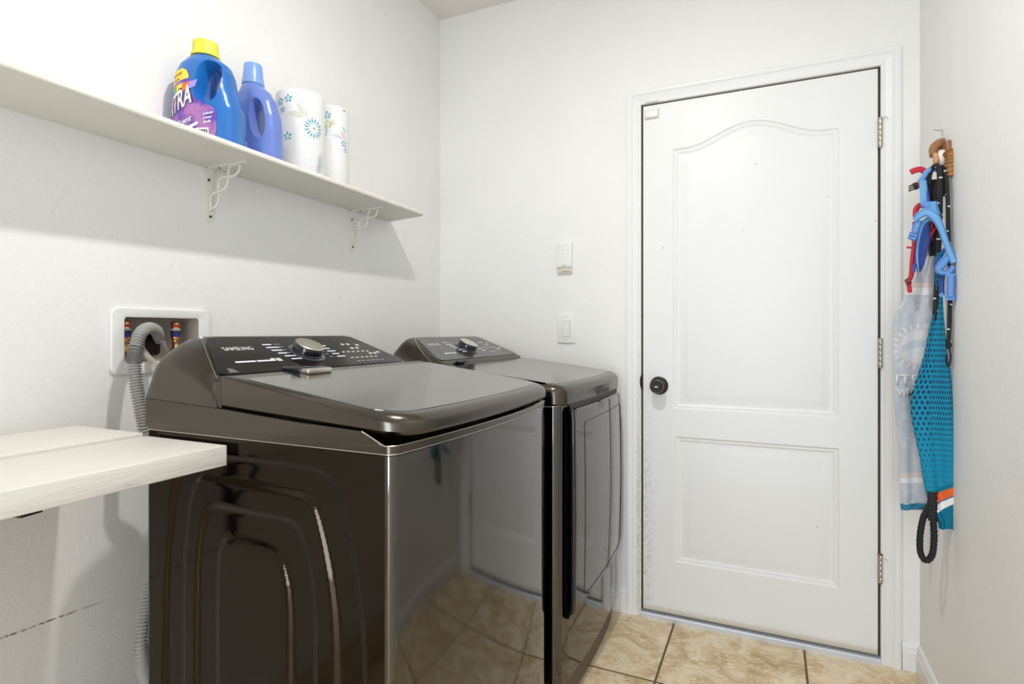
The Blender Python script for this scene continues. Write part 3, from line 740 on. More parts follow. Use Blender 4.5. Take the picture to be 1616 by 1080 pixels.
def arrester(y, zb, name='copper_valve'):
    bm = bmesh.new(); M = Matrix.Translation((-0.035, y, zb))
    lathe(bm, [(0, 0.022), (0.0085, 0.022), (0.0085, 0.028), (0.0112, 0.031), (0.0112, 0.074), (0.0095, 0.078), (0, 0.079)], 20, M)
    v = done(name, bm, COPPER, ob)
    bm = bmesh.new(); lathe(bm, [(0.0114, 0.036), (0.0116, 0.037), (0.0116, 0.052), (0.0114, 0.053)], 20, M); done('blue_label', bm, NAVY, v)
    bm = bmesh.new(); lathe(bm, [(0.0114, 0.062), (0.0117, 0.063), (0.0117, 0.068), (0.0114, 0.069)], 20, M); done('red_label', bm, REDP, v)
    bm = bmesh.new(); lathe(bm, [(0.0114, 0.053), (0.0116, 0.0535), (0.0116, 0.058), (0.0114, 0.0585)], 20, M); done('white_label', bm, WHITE, v)
    bm = bmesh.new(); lathe(bm, [(0, -0.012), (0.010, -0.012), (0.0125, -0.006), (0.0125, 0.004), (0.009, 0.010), (0.009, 0.020), (0.013, 0.022), (0, 0.024)], 8, M)
    done('valve_body', bm, plain('brass', (0.62, 0.40, 0.16), 0.3, 1.0), v)
arrester(-0.072, -0.030); arrester(0.060, -0.030)
bm = bmesh.new(); prism(bm, rrect(0.038, 0.078, 0.012), frame((-0.070, 0.020, -0.004), (0, 1, 0), (0, 0, 1)), 0, 0.003); done('drain_opening', bm, RECESS, ob)
bm = bmesh.new(); tube(bm, [(-0.03, 0.020, -0.008), (-0.03, 0.032, -0.030)], 0.004, 10); tube(bm, [(-0.03, 0.012, -0.006), (-0.03, 0.028, -0.010)], 0.004, 10); done('hose_clip', bm, plain('grey_clip', (0.25, 0.26, 0.28), 0.4), ob)

hose = thing('drain_hose', 'grey corrugated drain hose curving from the wall box down behind the washer', 'hose', (XL+0.05, 0.90, 1.10))
def hx_(u, v, X):     # point of the photo on the plane x = X
    a = (u-CX)/F_PX; b = -(v-CY)/F_PX; rx, ry = _c*a-_s, _s*a+_c; t = X/rx
    return Vector((X, ry*t, CAM_H+b*t))
hp = [hx_(252, 536, -1.50), hx_(247, 523, -1.46), hx_(236, 518, -1.41), hx_(223, 525, -1.375), hx_(215, 545, -1.365), hx_(212.5, 572, -1.36), hx_(214, 598, -1.35), hx_(219, 630, -1.335), hx_(226, 662, -1.32), hx_(233, 690, -1.31),
      Vector((-1.30, 0.90, 0.85)), Vector((-1.27, 0.86, 0.70)), Vector((-1.225, 0.790, 0.56)), Vector((-1.20, 0.762, 0.48)), Vector((-1.215, 0.790, 0.40)), Vector((-1.23, 0.85, 0.33))]
P = smooth(hp, 26)
# resample evenly for the corrugation
Q = [P[0]]; step = 0.0011; acc = 0
for a, b in zip(P, P[1:]):
    seg = (b-a).length; pos = step-acc
    while pos <= seg: Q.append(a+(b-a)*(pos/seg)); pos += step
    acc = (acc+seg) % step if seg else acc
rad = [0.0122+0.0030*math.sin(2*PI*i*step/0.0068) for i in range(len(Q))]
ho = hose.location; bm = bmesh.new(); tube(bm, [q-ho for q in Q], rad, 14); done('corrugated_tube', bm, HOSEG, hose, ang=3)
bm = bmesh.new(); tube(bm, [q-ho for q in smooth([hx_(215.5, 547, -1.365), hx_(213, 560, -1.363), hx_(213, 574, -1.36)], 6)], 0.0158, 16); done('dark_cuff', bm, HOSED, hose)
sup = thing('supply_hose', 'beige braided supply hose leaving the wall box behind the grey drain hose', 'hose', (XL+0.03, 0.93, 1.08))
so = sup.location; bm = bmesh.new(); tube(bm, [q-so for q in smooth([hx_(222, 548, -1.475), hx_(232, 562, -1.43), hx_(243, 574, -1.40), hx_(250, 592, -1.36), Vector((-1.31, 1.02, 0.95)), Vector((-1.28, 1.04, 0.70))], 8)], 0.0075, 12)
done('hose_tube', bm, TUBEB, sup)

# ================================================================== WASHER AND DRYER
def rr_outline(x0, x1, hw, rb, rf, bow, inset=0.0, n=6, ny=14):
    x0 += inset; x1 -= inset; hw -= inset; rb = max(0.002, rb-inset); rf = max(0.002, rf-inset); pts = []
    def arc(cx_, cy_, r_, a0):
        for k in range(n+1): a = a0+PI/2*k/n; pts.append([cx_+r_*math.cos(a), cy_+r_*math.sin(a)])
    for k in range(1, ny): pts.append([x1, -hw+rf+(2*(hw-rf))*k/ny])
    arc(x1-rf, hw-rf, rf, 0); arc(x0+rb, hw-rb, rb, PI/2); arc(x0+rb, -hw+rb, rb, PI); arc(x1-rf, -hw+rf, rf, 1.5*PI)
    for p in pts:
        wgt = max(0.0, (p[0]-(x1-0.12))/0.12); p[0] += bow*(1-(p[1]/hw)**2)*wgt
    return pts
def stack(bm, outline, levels):
    """levels: (inset, z or function of x,y)"""
    rings = []
    for ins, z in levels: rings.append([Vector((x, y, z(x, y) if callable(z) else z)) for x, y in outline(ins)])
    loft(bm, rings)
HW = 0.343
# console: sloping fascia with shoulders that round down to the sides
PX0, PZ0, PX1, PZ1 = -0.290, 1.140, -0.125, 1.062           # slope line of the fascia
def console_mesh(bm, dz):
    prof_x = [(-0.3175, 1.085), (-0.3165, 1.115), (-0.312, 1.130), (-0.303, 1.1385), (PX0, PZ0), (-0.235, 1.114), (-0.18, 1.088), (PX1, PZ1), (-0.119, 1.0560), (-0.1125, 1.046), (-0.1085, 1.020)]
    rings = []
    off = [(0.0, 0.0), (0.24, 0.004), (0.49, 0.018), (0.62, 0.028), (0.78, 0.042), (0.88, 0.060), (0.96, 0.090)]
    for x, z in prof_x:
        t = max(0, min(1, (x-PX0)/(PX1-PX0))); w0 = 0.228+(0.306-0.228)*t; k = 1-0.62*t; zb = 1.0145-0.045*(x+0.317)
        half = [(w0+(HW-w0)*a, max(zb+0.0005*(7-i), z-h*k)) for i, (a, h) in enumerate(off)]+[(HW, zb)]
        ring = [(-y, zz) for y, zz in half[::-1]]+[(y, zz) for y, zz in half]
        rings.append([Vector((x, y, zz+dz)) for y, zz in ring])
    loft(bm, rings)
def panel_frame(dz):     # local frame on the fascia: x along +y (to the right for the user), y up the slope
    return frame((PX1, 0, PZ1+dz), (0, 1, 0), (PX0-PX1, 0, PZ0-PZ1))
SL = math.hypot(PX0-PX1, PZ0-PZ1)
def add_console(t, dz, washer):
    bm = bmesh.new(); console_mesh(bm, dz); con = done('console', bm, COVER, t, ang=0.5)
    M = panel_frame(dz)
    bm = bmesh.new()
    poly = [(-0.300, 0.004), (0.288, 0.004), (0.300, 0.010), (0.298, 0.024), (0.250, 0.150), (0.235, 0.170), (0.205, SL-0.006), (-0.205, SL-0.006), (-0.232, 0.170), (-0.246, 0.152), (-0.310, 0.026), (-0.313, 0.012)]
    prism(bm, poly, M, -0.001, 0.0022)
    pan = done('control_panel', bm, GLOSS if washer else PANELG, con)
    bm = bmesh.new()     # bright hairline round the top of the panel
    line = [M@Vector((a, b, 0.0015)) for a, b in [(-0.330, -0.004), (-0.322, 0.016), (-0.256, 0.150), (-0.240, 0.172), (-0.208, SL-0.002), (0.208, SL-0.002), (0.240, 0.172), (0.254, 0.150), (0.306, 0.020)]]
    tube(bm, smooth(line, 4), 0.0006, 6); done('panel_trim', bm, SILVER, con)
    # brand
    MB = M@Matrix.Translation((-0.231, 0.108 if washer else 0.112, 0.0023)); text('lettering', 'SAMSUNG', MB, 0.078, 0.0165, PRINT, pan, bold=0.012)
    def dash(nm, a, b, w_, h_=0.0034, m=PRINTB):
        bm = bmesh.new(); prism(bm, [(a, b), (a+w_, b), (a+w_, b+h_), (a, b+h_)], M, 0.0023, 0.0027); return done(nm, bm, m, pan)
    y2 = 0.050
    if washer:
        dash('printed_line', -0.246, y2, 0.052, 0.0060); dash('printed_line', -0.190, y2, 0.042, 0.0060)
        dash('printed_symbol', -0.148, y2, 0.010, 0.012); dash('printed_symbol', -0.134, y2-0.002, 0.014, 0.014, PRINT)
    else: dash('printed_line', -0.225, 0.046, 0.038, 0.0055); dash('printed_line', -0.184, 0.046, 0.040, 0.0055)
    rows = 6
    for i in range(rows):
        b = 0.130-i*0.0155; a = -0.110+abs(i-1.5)*0.004
        dash('programme_mark', a-0.008+0.006*i*0.5, b, 0.026+0.006*((i*5) % 3), 0.0048)
        dash('programme_line', a+0.026, b+0.003, 0.020+0.004*(i % 2), 0.0012, PRINT)
        dash('programme_mark', 0.052+0.005*i*0.6, b, 0.026+0.004*((i*3) % 2), 0.0048)
        if i > 1: dash('programme_line', 0.040, b+0.003, 0.012, 0.0012, PRINT)
    for i in range(2):
        for c in range(6): dash('button_mark', 0.108+c*0.020, 0.075-i*0.034, 0.011, 0.0046, PRINT)
    for c in range(6): dash('button_line', 0.110+c*0.020, 0.022, 0.014, 0.0016, PRINT)
    for (a, b) in ((0.150, 0.118), (0.172, 0.118), (0.205, 0.112), (0.165, 0.094), (0.186, 0.094), (0.205, 0.058), (0.225, 0.058), (0.245, 0.064)): dash('button_mark', a, b, 0.012, 0.009, PRINT)
    if washer:   # small grey sticker corner low on the panel
        bm = bmesh.new(); prism(bm, [(-0.292, 0.010), (-0.268, 0.010), (-0.274, 0.026), (-0.284, 0.030)], M, 0.0023, 0.0027); done('grey_sticker', bm, plain('grey_sticker_paint', (0.13, 0.13, 0.15), 0.5), pan)
    # dial
    MD = M@Matrix.Translation((-0.018, 0.080, 0.0))
    bm = bmesh.new(); lathe(bm, [(0.0, 0.001), (0.046, 0.001), (0.046, 0.0042), (0.0445, 0.0050), (0.0, 0.0050)], 56, MD); ring = done('dial_ring', bm, plain('blue_grey_ring', (0.10, 0.12, 0.15), 0.2, 0.6), con)
    bm = bmesh.new(); lathe(bm, [(0.0, 0.004), (0.0385, 0.004), (0.0385, 0.007), (0.0365, 0.009), (0.0355, 0.024), (0.0345, 0.0255), (0.0, 0.0256)], 56, MD); dial = done('dial', bm, HANDLE, con)
    bm = bmesh.new(); lathe(bm, [(0.0, 0.0254), (0.0350, 0.0252), (0.0353, 0.0268), (0.0335, 0.0285), (0.0300, 0.0282), (0.0, 0.0270)], 56, MD); done('dial_face', bm, KNOBTOP, dial)
    for k in range(48):
        a = 2*PI*k/48
    bm = bmesh.new()
    prism(bm, [(-0.0015, 0.0355), (0.0015, 0.0355), (0.0015, 0.0368), (-0.0015, 0.0368)], MD, 0.010, 0.023); done('dial_marker', bm, SILVER, dial)
    return con

def lid_build(t, name, x0, x1, hw, rb, rf, bow, zbot, ztop, roll, mat, topmat, topname, seam=0.030, panel_x0=-0.055):
    def ol(ins): 
        pts = rr_outline(x0, x1, hw, rb, rf, bow, ins)
        return pts
    def zt(x, y): return ztop(x, y)
    levels = [(0.014, lambda x, y: zbot(x, y)+0.001), (0.004, lambda x, y: zbot(x, y)), (0.0, lambda x, y: zbot(x, y)+0.006)]
    for k in range(0, 7):
        a = PI/2*k/6
        levels.append((roll*(1-math.cos(a)), lambda x, y, a=a: ztop(x, y)-roll*0.8*(1-math.sin(a))*(0.22+0.78*sm01((x-0.16)/0.13)*1.0)))
    levels.append((seam, zt)); 
    bm = bmesh.new(); stack(bm, ol, levels); lid = done(name, bm, mat, t, ang=0.55)
    def po(ins): return rr_outline(panel_x0, x1-seam, hw-0.014, 0.020, rf-0.006, bow, ins)
    bm = bmesh.new(); stack(bm, po, [(0.0005, lambda x, y: zt(x, y)-0.002), (0.0005, lambda x, y: zt(x, y)+0.0006), (0.0018, lambda x, y: zt(x, y)+0.0010)])
    done(topname, bm, topmat, lid, ang=0.12)
    return lid

WX, WYC = -0.860, 1.100
washer = thing('washing_machine', 'black stainless top load washing machine nearest the plank worktop', 'washing machine', (WX, WYC, 0.0))
def body_ol(ins): return rr_outline(-0.317, 0.303, HW, 0.012, 0.015, 0.022, ins)
bm = bmesh.new(); stack(bm, body_ol, [(0.003, 0.022), (0.0, 0.026), (0.0, 0.948), (0.0015, 0.950)])
near = max((f for f in bm.faces if all(abs(v.co.y+HW) < 1e-4 for v in f.verts)), key=lambda f: f.calc_area()); bmesh.ops.delete(bm, geom=[near], context='FACES_ONLY')
done('cabinet', bm, STEEL, washer, ang=0.5)
# embossed side panel
RA = [(-0.235, 0.12), (-0.259, 0.30), (-0.259, 0.50), (-0.252, 0.68), (-0.232, 0.83), (-0.205, 0.885), (-0.150, 0.908), (-0.05, 0.913), (0.06, 0.913), (0.135, 0.911), (0.168, 0.900), (0.188, 0.875), (0.205, 0.830), (0.228, 0.74), (0.243, 0.63), (0.246, 0.50), (0.246, 0.30), (0.225, 0.12)]
RB = [(-0.185, 0.15), (-0.203, 0.30), (-0.204, 0.48), (-0.203, 0.66), (-0.195, 0.76), (-0.178, 0.835), (-0.158, 0.862), (-0.125, 0.868), (0.0, 0.866), (0.095, 0.863), (0.125, 0.856), (0.142, 0.832), (0.165, 0.76), (0.182, 0.67), (0.187, 0.55), (0.187, 0.30), (0.170, 0.15)]
RC = [(-0.150, 0.18), (-0.165, 0.30), (-0.165, 0.48), (-0.163, 0.66), (-0.156, 0.74), (-0.142, 0.792), (-0.122, 0.811), (-0.09, 0.816), (0.0, 0.815), (0.070, 0.814), (0.093, 0.806), (0.108, 0.788), (0.127, 0.73), (0.137, 0.66), (0.138, 0.54), (0.138, 0.30), (0.124, 0.18)]
RD = [(-0.096, 0.21), (-0.106, 0.30), (-0.107, 0.48), (-0.107, 0.66), (-0.100, 0.73), (-0.085, 0.755), (-0.060, 0.762), (0.0, 0.762), (0.030, 0.759), (0.052, 0.750), (0.068, 0.720), (0.079, 0.665), (0.081, 0.54), (0.081, 0.30), (0.070, 0.21)]
def densify(R_):
    Q = [(p.x, p.y) for p in smooth([(a, b, 0) for a, b in R_], 5)]; return Q
LO = [densify(r) for r in (RA, RB, RC, RD)]
def sdf(P_, x, z):
    dmin = 1e9; inside = False; n = len(P_); j = n-1
    for i in range(n):
        ax, az = P_[j]; bx_, bz = P_[i]
        dx, dz_ = bx_-ax, bz-az; L2 = dx*dx+dz_*dz_ or 1e-12
        q = ((x-ax)*dx+(z-az)*dz_)/L2; q = 0 if q < 0 else 1 if q > 1 else q
        ex, ez = x-ax-q*dx, z-az-q*dz_; d = ex*ex+ez*ez
        if d < dmin: dmin = d
        if (az > z) != (bz > z) and x < (bx_-ax)*(z-az)/(bz-az)+ax: inside = not inside
        j = i
    d = math.sqrt(dmin); return d if inside else -d
def rib_h(x, z):
    s = [sdf(p, x, z) for p in LO]
    wd = (0.006, 0.0075, 0.006, 0.0075)
    g = [sm01(0.5+0.5*a/w_) for a, w_ in zip(s, wd)]
    return -0.0065*(g[0]-g[1]+g[2]-g[3])
bm = bmesh.new()
xs = [-0.305+0.593*i/170 for i in range(171)]; zs = [0.026+0.922*i/170 for i in range(171)]
G = []
for z in zs:
    row = []
    for x in xs:
        row.append(bm.verts.new((x, -HW-rib_h(x, z), z)))
    G.append(row)
for i in range(170):
    for j in range(170): bm.faces.new((G[i][j], G[i][j+1], G[i+1][j+1], G[i+1][j]))
bd = [(xs[0], zs[0]), (xs[-1], zs[0]), (xs[-1], zs[-1]), (xs[0], zs[-1])]
done('side_panel', bm, STEEL_SIDE, washer, ang=3)
# cover: front rim band and body below the lid
def cov_ol(ins): return rr_outline(-0.318, 0.304, HW+0.0008, 0.012, 0.016, 0.022, ins)
bm = bmesh.new(); stack(bm, cov_ol, [(0.002, 0.9502), (0.0, 0.9515), (0.0, 0.9630), (0.0015, 0.9645), (0.007, 0.9650), (0.012, 0.958)])
cover = done('top_cover', bm, COVER, washer, ang=0.5)
bm = bmesh.new(); sp = [(-0.317, 0.958), (0.281, 0.958), (0.281, 0.9645), (0.241, 0.985), (0.106, 0.991), (-0.103, 1.005), (-0.317, 1.0145)]
for sg in (-1, 1):
    rings = []
    for yy in (sg*(HW), sg*(HW-0.0015), sg*(HW-0.030)): rings.append([Vector((x, yy if True else 0, z if abs(yy) < HW-1e-6 or z < 0.96 else z-0.001)) for x, z in sp])
    loft(bm, rings)
box(bm, (-0.3165, -HW+0.02, 0.955), (0.20, HW-0.02, 0.984))
done('cover_side', bm, COVER, cover, ang=0.5)
bm = bmesh.new(); pts = [Vector((x, y, 0.9508)) for x, y in rr_outline(-0.318, 0.304, HW+0.0012, 0.012, 0.016, 0.022, -0.0002)]
half = [p for p in pts if p.x > -0.31 and p.y < HW-0.03]; half.sort(key=lambda p: (math.atan2(p.y+0.0, p.x+0.0)))
tube(bm, half, 0.0011, 6); done('edge_highlight', bm, SILVER, cover)  # silver strip added to stand in for the highlight on the bevelled seam
bm = bmesh.new(); pts = [Vector((x, y, 0.9645)) for x, y in rr_outline(-0.318, 0.304, HW+0.0008, 0.012, 0.016, 0.022, 0.0002)]
half = [p for p in pts if p.x > 0.27]; half.sort(key=lambda p: p.y)
tube(bm, [Vector((0.241, -HW+0.0003, 0.9852))]+half+[Vector((0.241, HW-0.0003, 0.9852))], 0.0011, 6); done('rim_highlight', bm, SILVER, cover)  # second silver strip, drawing the bright edge highlight of the front rim
# lid
def zb_w(x, y): return 1.0055-0.067*(x+0.105)**1.0*0.9 if x < 0.24 else 0.9847-0.08*(x-0.24)
def zt_w(x, y): return 1.0655-0.135*(x+0.085)
lid = lid_build(washer, 'lid', -0.104, 0.322, HW-0.004, 0.010, 0.060, 0.016, zb_w, zt_w, 0.022, COVER, LIDTOP, 'lid_panel', 0.030)
bxo('hinge_strip', (-0.124, -HW+0.0045, 0.990), (-0.098, HW-0.0045, 1.054), COVER, washer, 0.002)
def latch(t, y, z, w_):
    bm = bmesh.new(); box(bm, (-0.112, y-w_/2, z-0.008), (-0.058, y+w_/2, z+0.0075), 0.004, 3); l = done('lid_latch', bm, HANDLE, t)
    bm = bmesh.new(); box(bm, (-0.064, y-w_/2+0.002, z-0.008), (-0.036, y+w_/2-0.002, z+0.0045), 0.004, 3); done('latch_tongue', bm, SILVER, l)
latch(washer, -0.140, 1.0680, 0.078)
add_console(washer, 0.0, True)
bm = bmesh.new()
for sx in (-0.27, 0.26):
    for sy in (-0.30, 0.30): lathe(bm, [(0, 0.0), (0.022, 0.0), (0.024, 0.006), (0.014, 0.014), (0.010, 0.024), (0, 0.024)], 16, Matrix.Translation((sx, sy, 0)))
done('levelling_feet', bm, BLACK, washer)

DYC = 1.9225; DZ = -0.008
dryer = thing('clothes_dryer', 'black stainless clothes dryer in the corner with a handled front door', 'dryer', (WX, DYC, 0.0))
bm = bmesh.new()
def dbody(ins): return rr_outline(-0.317, 0.292, HW, 0.012, 0.026, 0.018, ins)
stack(bm, dbody, [(0.004, 0.085), (0.0, 0.090), (0.0, 0.928), (0.0015, 0.930)]); done('cabinet', bm, STEEL, dryer, ang=0.5)
def toe(ins): return rr_outline(-0.30, 0.278, HW-0.006, 0.012, 0.024, 0.018, ins)
bm = bmesh.new(); stack(bm, toe, [(0.0, 0.010), (0.0, 0.086)]); done('toe_kick', bm, TOEKICK, dryer, ang=0.5)
bm = bmesh.new()
for sx in (-0.27, 0.24):
    for sy in (-0.30, 0.30): lathe(bm, [(0, 0.0), (0.022, 0.0), (0.022, 0.010), (0, 0.010)], 16, Matrix.Translation((sx, sy, 0)))
done('levelling_feet', bm, BLACK, dryer)
def zb_d(x, y): return 0.9312
def zt_d(x, y): return 1.048-0.122*(x+0.16)
lid_build(dryer, 'top_cover', -0.316, 0.305, HW+0.0005, 0.010, 0.040, 0.018, zb_d, lambda x, y: min(1.049, zt_d(x, y)), 0.030, COVER, LIDTOP, 'top_panel', 0.034, -0.100)
bm = bmesh.new(); pts = [Vector((x, y, 0.9305)) for x, y in rr_outline(-0.317, 0.292, HW+0.0008, 0.012, 0.026, 0.018, -0.0004)]
half = [p for p in pts if p.y < -HW+0.06 and p.x > -0.30]; half.sort(key=lambda p: (p.x+p.y))
tube(bm, half, 0.0011, 6); done('edge_highlight', bm, SILVER, dryer)  # silver strip drawn as the highlight along the seam under the cover
add_console(dryer, DZ, False)
bm = bmesh.new(); box(bm, (-0.116, -0.240, 1.046), (-0.104, -0.170, 1.0535), 0.0015); done('rear_slot', bm, HANDLE, dryer)
# silver curve on the side of the console
bm = bmesh.new(); tube(bm, smooth([(-0.275, -0.244, 1.131), (-0.245, -0.283, 1.112), (-0.190, -0.318, 1.074), (-0.135, -0.341, 1.040)], 8), 0.0012, 6); done('console_seam', bm, SILVER, dryer)
# door of the dryer: a slightly bulged panel with rounded corners, its handle recess on the left
def bowx(y): return 0.018*(1-(y/HW)**2)
def door_ring(y0, y1, z0, z1, r_, x):
    cy_, cz_ = (y0+y1)/2, (z0+z1)/2
    pts = []
    base = rrect(y1-y0, z1-z0, r_, 6, cy_, cz_)
    n = len(base)
    for i in range(n):        # subdivide straight runs so that the bow is smooth
        a = base[i]; b = base[(i+1) % n]; m = 8 if i % 7 == 6 else 1
        for k in range(m): q = k/m; pts.append((a[0]+(b[0]-a[0])*q, a[1]+(b[1]-a[1])*q))
    return [Vector((x+bowx(y)+0.010*(1-((z-0.6)/0.33)**2)*0.6, y, z)) for y, z in pts]
dd = None
def grid_cap(bm, y0, y1, z0, z1, r_, x, nz=14, ny=14):
    """bowed face filling a rounded rectangle: rows across"""
    pass
bm = bmesh.new()
def door_pts(ins, x, y0=-0.268, y1=0.334, z0=0.294, z1=0.916, r_=0.030): return door_ring(y0+ins, y1-ins, z0+ins, z1-ins, max(0.004, r_-ins), x)
R = loft(bm, [door_pts(0.001, 0.288), door_pts(0.0, 0.297), door_pts(0.0015, 0.304), door_pts(0.007, 0.309)]+[door_ring(-0.268+a*0.30, 0.334-a*0.30, 0.294+a*0.31, 0.916-a*0.31, max(0.0015, 0.030*(1-a)), 0.309+0.0000) for a in (0.06, 0.12, 0.2, 0.3, 0.45, 0.6, 0.75, 0.9)])
dd = done('dryer_door', bm, STEEL, dryer, ang=0.5)
# groove line of the inner frame
g0 = door_ring(-0.190, 0.320, 0.318, 0.868, 0.016, 0.3094)
bm = bmesh.new(); tube(bm, g0+[g0[0], g0[1]], 0.0011, 6); done('frame_groove', bm, RECESS, dd)
# recess and handle
bm = bmesh.new(); prism(bm, rrect(0.036, 0.640, 0.018, 6, 0, 0), frame((0.2925, -0.286, 0.604), (0, 1, 0), (0, 0, 1)), 0.0, 0.012); done('handle_recess', bm, plain('deep_black', (0.003, 0.003, 0.003), 0.9, Specular_IOR_Level=0.0), dd)
bm = bmesh.new(); tube(bm, smooth([(0.305, -0.276, 0.912), (0.315, -0.279, 0.898), (0.317, -0.280, 0.80), (0.318, -0.280, 0.60), (0.317, -0.280, 0.40), (0.315, -0.279, 0.312), (0.305, -0.276, 0.297)], 8), 0.0085, 16)
done('door_handle', bm, HANDLE, dd)
bm = bmesh.new(); loft(bm, [[Vector((a+bowx(y), y, z)) for a, z in ((0.270, 0.914), (0.2965, 0.914), (0.2965, 0.9318), (0.270, 0.9318))] for y in [-0.272+0.604*k/20 for k in range(21)]]); done('door_gap', bm, RECESS, dryer)
sl = bmesh.new(); box(sl, (0.3215, -0.040, 0.9375), (0.3252, 0.110, 0.9500), 0.0008, 1); done('maker_plate', sl, RECESS, dryer)

# ================================================================== THINGS HANGING ON THE RIGHT WALL
def strip_cloth(name, rows, Y, mat, parent, origin, waves=2.0, amp=0.006, thick=0.003, nx=48, uvw=None, tilt=0.0, ph=0.0, sub=6, fold=None):
    """hanging cloth: rows of (u_left, u_right, v) measured on the plane y=Y; pleated front and back skins"""
    L = [at(a, v, Y) for a, b, v in rows]; R_ = [at(b, v, Y) for a, b, v in rows]
    L = smooth(L, sub); R_ = smooth(R_, sub); n = len(L); bm = bmesh.new(); uv = bm.loops.layers.uv.new('UVMap')
    front, back, tc = [], [], []
    dist = 0; 
    for i in range(n):
        if i: dist += ((L[i]+R_[i])/2-(L[i-1]+R_[i-1])/2).length
        f_, b_, c_ = [], [], []
        grow = min(1, 0.35+i/n*1.2); wdt = (R_[i]-L[i]).length
        for k in range(nx+1):
            s = k/nx; p = L[i].lerp(R_[i], s)
            wv = amp*grow*math.sin(2*PI*waves*s+ph+1.2*math.sin(i/n*3+ph))+0.3*amp*math.sin(2*PI*waves*2.3*s+i/n*5)
            edge = 1-(2*s-1)**8
            y = p.y-tilt*s-wv*edge
            q = Vector((p.x, y, p.z)); th2 = thick*(0.25+0.75*math.sqrt(max(0, 1-(2*s-1)**6)))
            f_.append(bm.verts.new(q+Vector((0, -th2, 0))-origin)); b_.append(bm.verts.new(q+Vector((0, th2, 0))-origin))
            ss = fold(s) if fold else s
            c_.append(((ss-0.5)*wdt if not uvw else (ss-0.5)*uvw, dist))
        front.append(f_); back.append(b_); tc.append(c_)
    def face(vs, cs):
        try: f = bm.faces.new(vs)
        except ValueError: return
        for lp, c in zip(f.loops, cs): lp[uv].uv = c
    for i in range(n-1):
        for k in range(nx):
            cs = [tc[i][k], tc[i][k+1], tc[i+1][k+1], tc[i+1][k]]
            face([front[i][k], front[i][k+1], front[i+1][k+1], front[i+1][k]], cs)
            face([back[i+1][k], back[i+1][k+1], back[i][k+1], back[i][k]], cs[::-1])
        for k in (0, nx):
            face([front[i][k], front[i+1][k], back[i+1][k], back[i][k]], [tc[i][k], tc[i+1][k], tc[i+1][k], tc[i][k]])
    for i in (0, n-1):
        for k in range(nx): face([front[i][k], front[i][k+1], back[i][k+1], back[i][k]], [tc[i][k]]*4)
    return done(name, bm, mat, parent, ang=1.2)

# hooks
hk = thing('coat_hook', 'brown carved wooden hook rack high on the right wall holding leashes', 'hook', (XR, 1.985, 1.66))
ho = Vector(hk.location)
WOOD = plain('carved_brown_wood', (0.30, 0.135, 0.055), 0.4, 0, 0.5, 90)
TAN = plain('tan_wood', (0.55, 0.30, 0.15), 0.45, 0, 0.3, 80)
CREAM = plain('cream_ceramic', (0.82, 0.80, 0.74), 0.35)
bm = bmesh.new()
n = 16; path = smooth([at(1490, 224, 2.03), at(1482, 227, 2.02), at(1474, 235, 2.01), at(1473, 246, 2.00)], 5)
tube(bm, [p-ho for p in path], [0.010+0.004*math.sin(PI*min(1, i/len(path)*1.2)) for i in range(len(path))], 14); done('carved_top', bm, WOOD, hk)
bm = bmesh.new(); tube(bm, [p-ho for p in smooth([at(1476, 243, 1.99), at(1478, 252, 1.985), at(1476, 260, 1.985)], 5)], [0.0065, 0.007, 0.0075, 0.008, 0.0085, 0.009, 0.009, 0.0085, 0.0075, 0.006, 0.005], 12); done('carved_peg', bm, TAN, hk)
bm = bmesh.new(); bmesh.ops.create_uvsphere(bm, u_segments=20, v_segments=14, radius=0.021); bm.transform(Matrix.Translation(at(1488, 249, 1.99)-ho)@Matrix.Diagonal((0.75, 0.8, 1.1, 1))); done('round_knob', bm, CREAM, hk)
bm = bmesh.new(); path = [at(1497, 240, 1.955), at(1501, 248, 1.95), at(1500.5, 262, 1.95), at(1500, 279, 1.95)]; path = smooth(path, 14)
tube(bm, [p-ho for p in path], [0.0125+0.0028*math.sin(i*1.15) for i in range(len(path))], 16, True, 1.1); done('ridged_knob', bm, plain('ridged_brown_wood', (0.42, 0.20, 0.07), 0.35, 0, 0.35, 120), hk)
bm = bmesh.new(); box(bm, (XR-0.010, 1.955, 1.615), (XR-0.0005, 2.035, 1.690), 0.003); bm.transform(Matrix.Translation(-ho)); done('back_plate', bm, WOOD, hk)
wh = thing('wire_hook', 'tiny grey wire hook on the wall above the wooden hook rack', 'hook', (XR-0.0003, 2.045, 1.725)); whl = Vector(wh.location)
bm = bmesh.new(); tube(bm, [p-whl for p in (Vector((XR-0.001, 2.045, 1.748)), Vector((XR-0.001, 2.045, 1.705)))], 0.0022, 8); tube(bm, [p-whl for p in (Vector((XR-0.001, 2.045, 1.744)), Vector((XR-0.022, 2.040, 1.747)))], 0.0013, 8)
tube(bm, [p-whl for p in (Vector((XR-0.001, 2.045, 1.708)), Vector((XR-0.010, 2.04, 1.706)), Vector((XR-0.018, 2.04, 1.716)))], 0.0013, 8); done('wire', bm, plain('grey_wire', (0.35, 0.35, 0.36), 0.4, 0.8), wh)

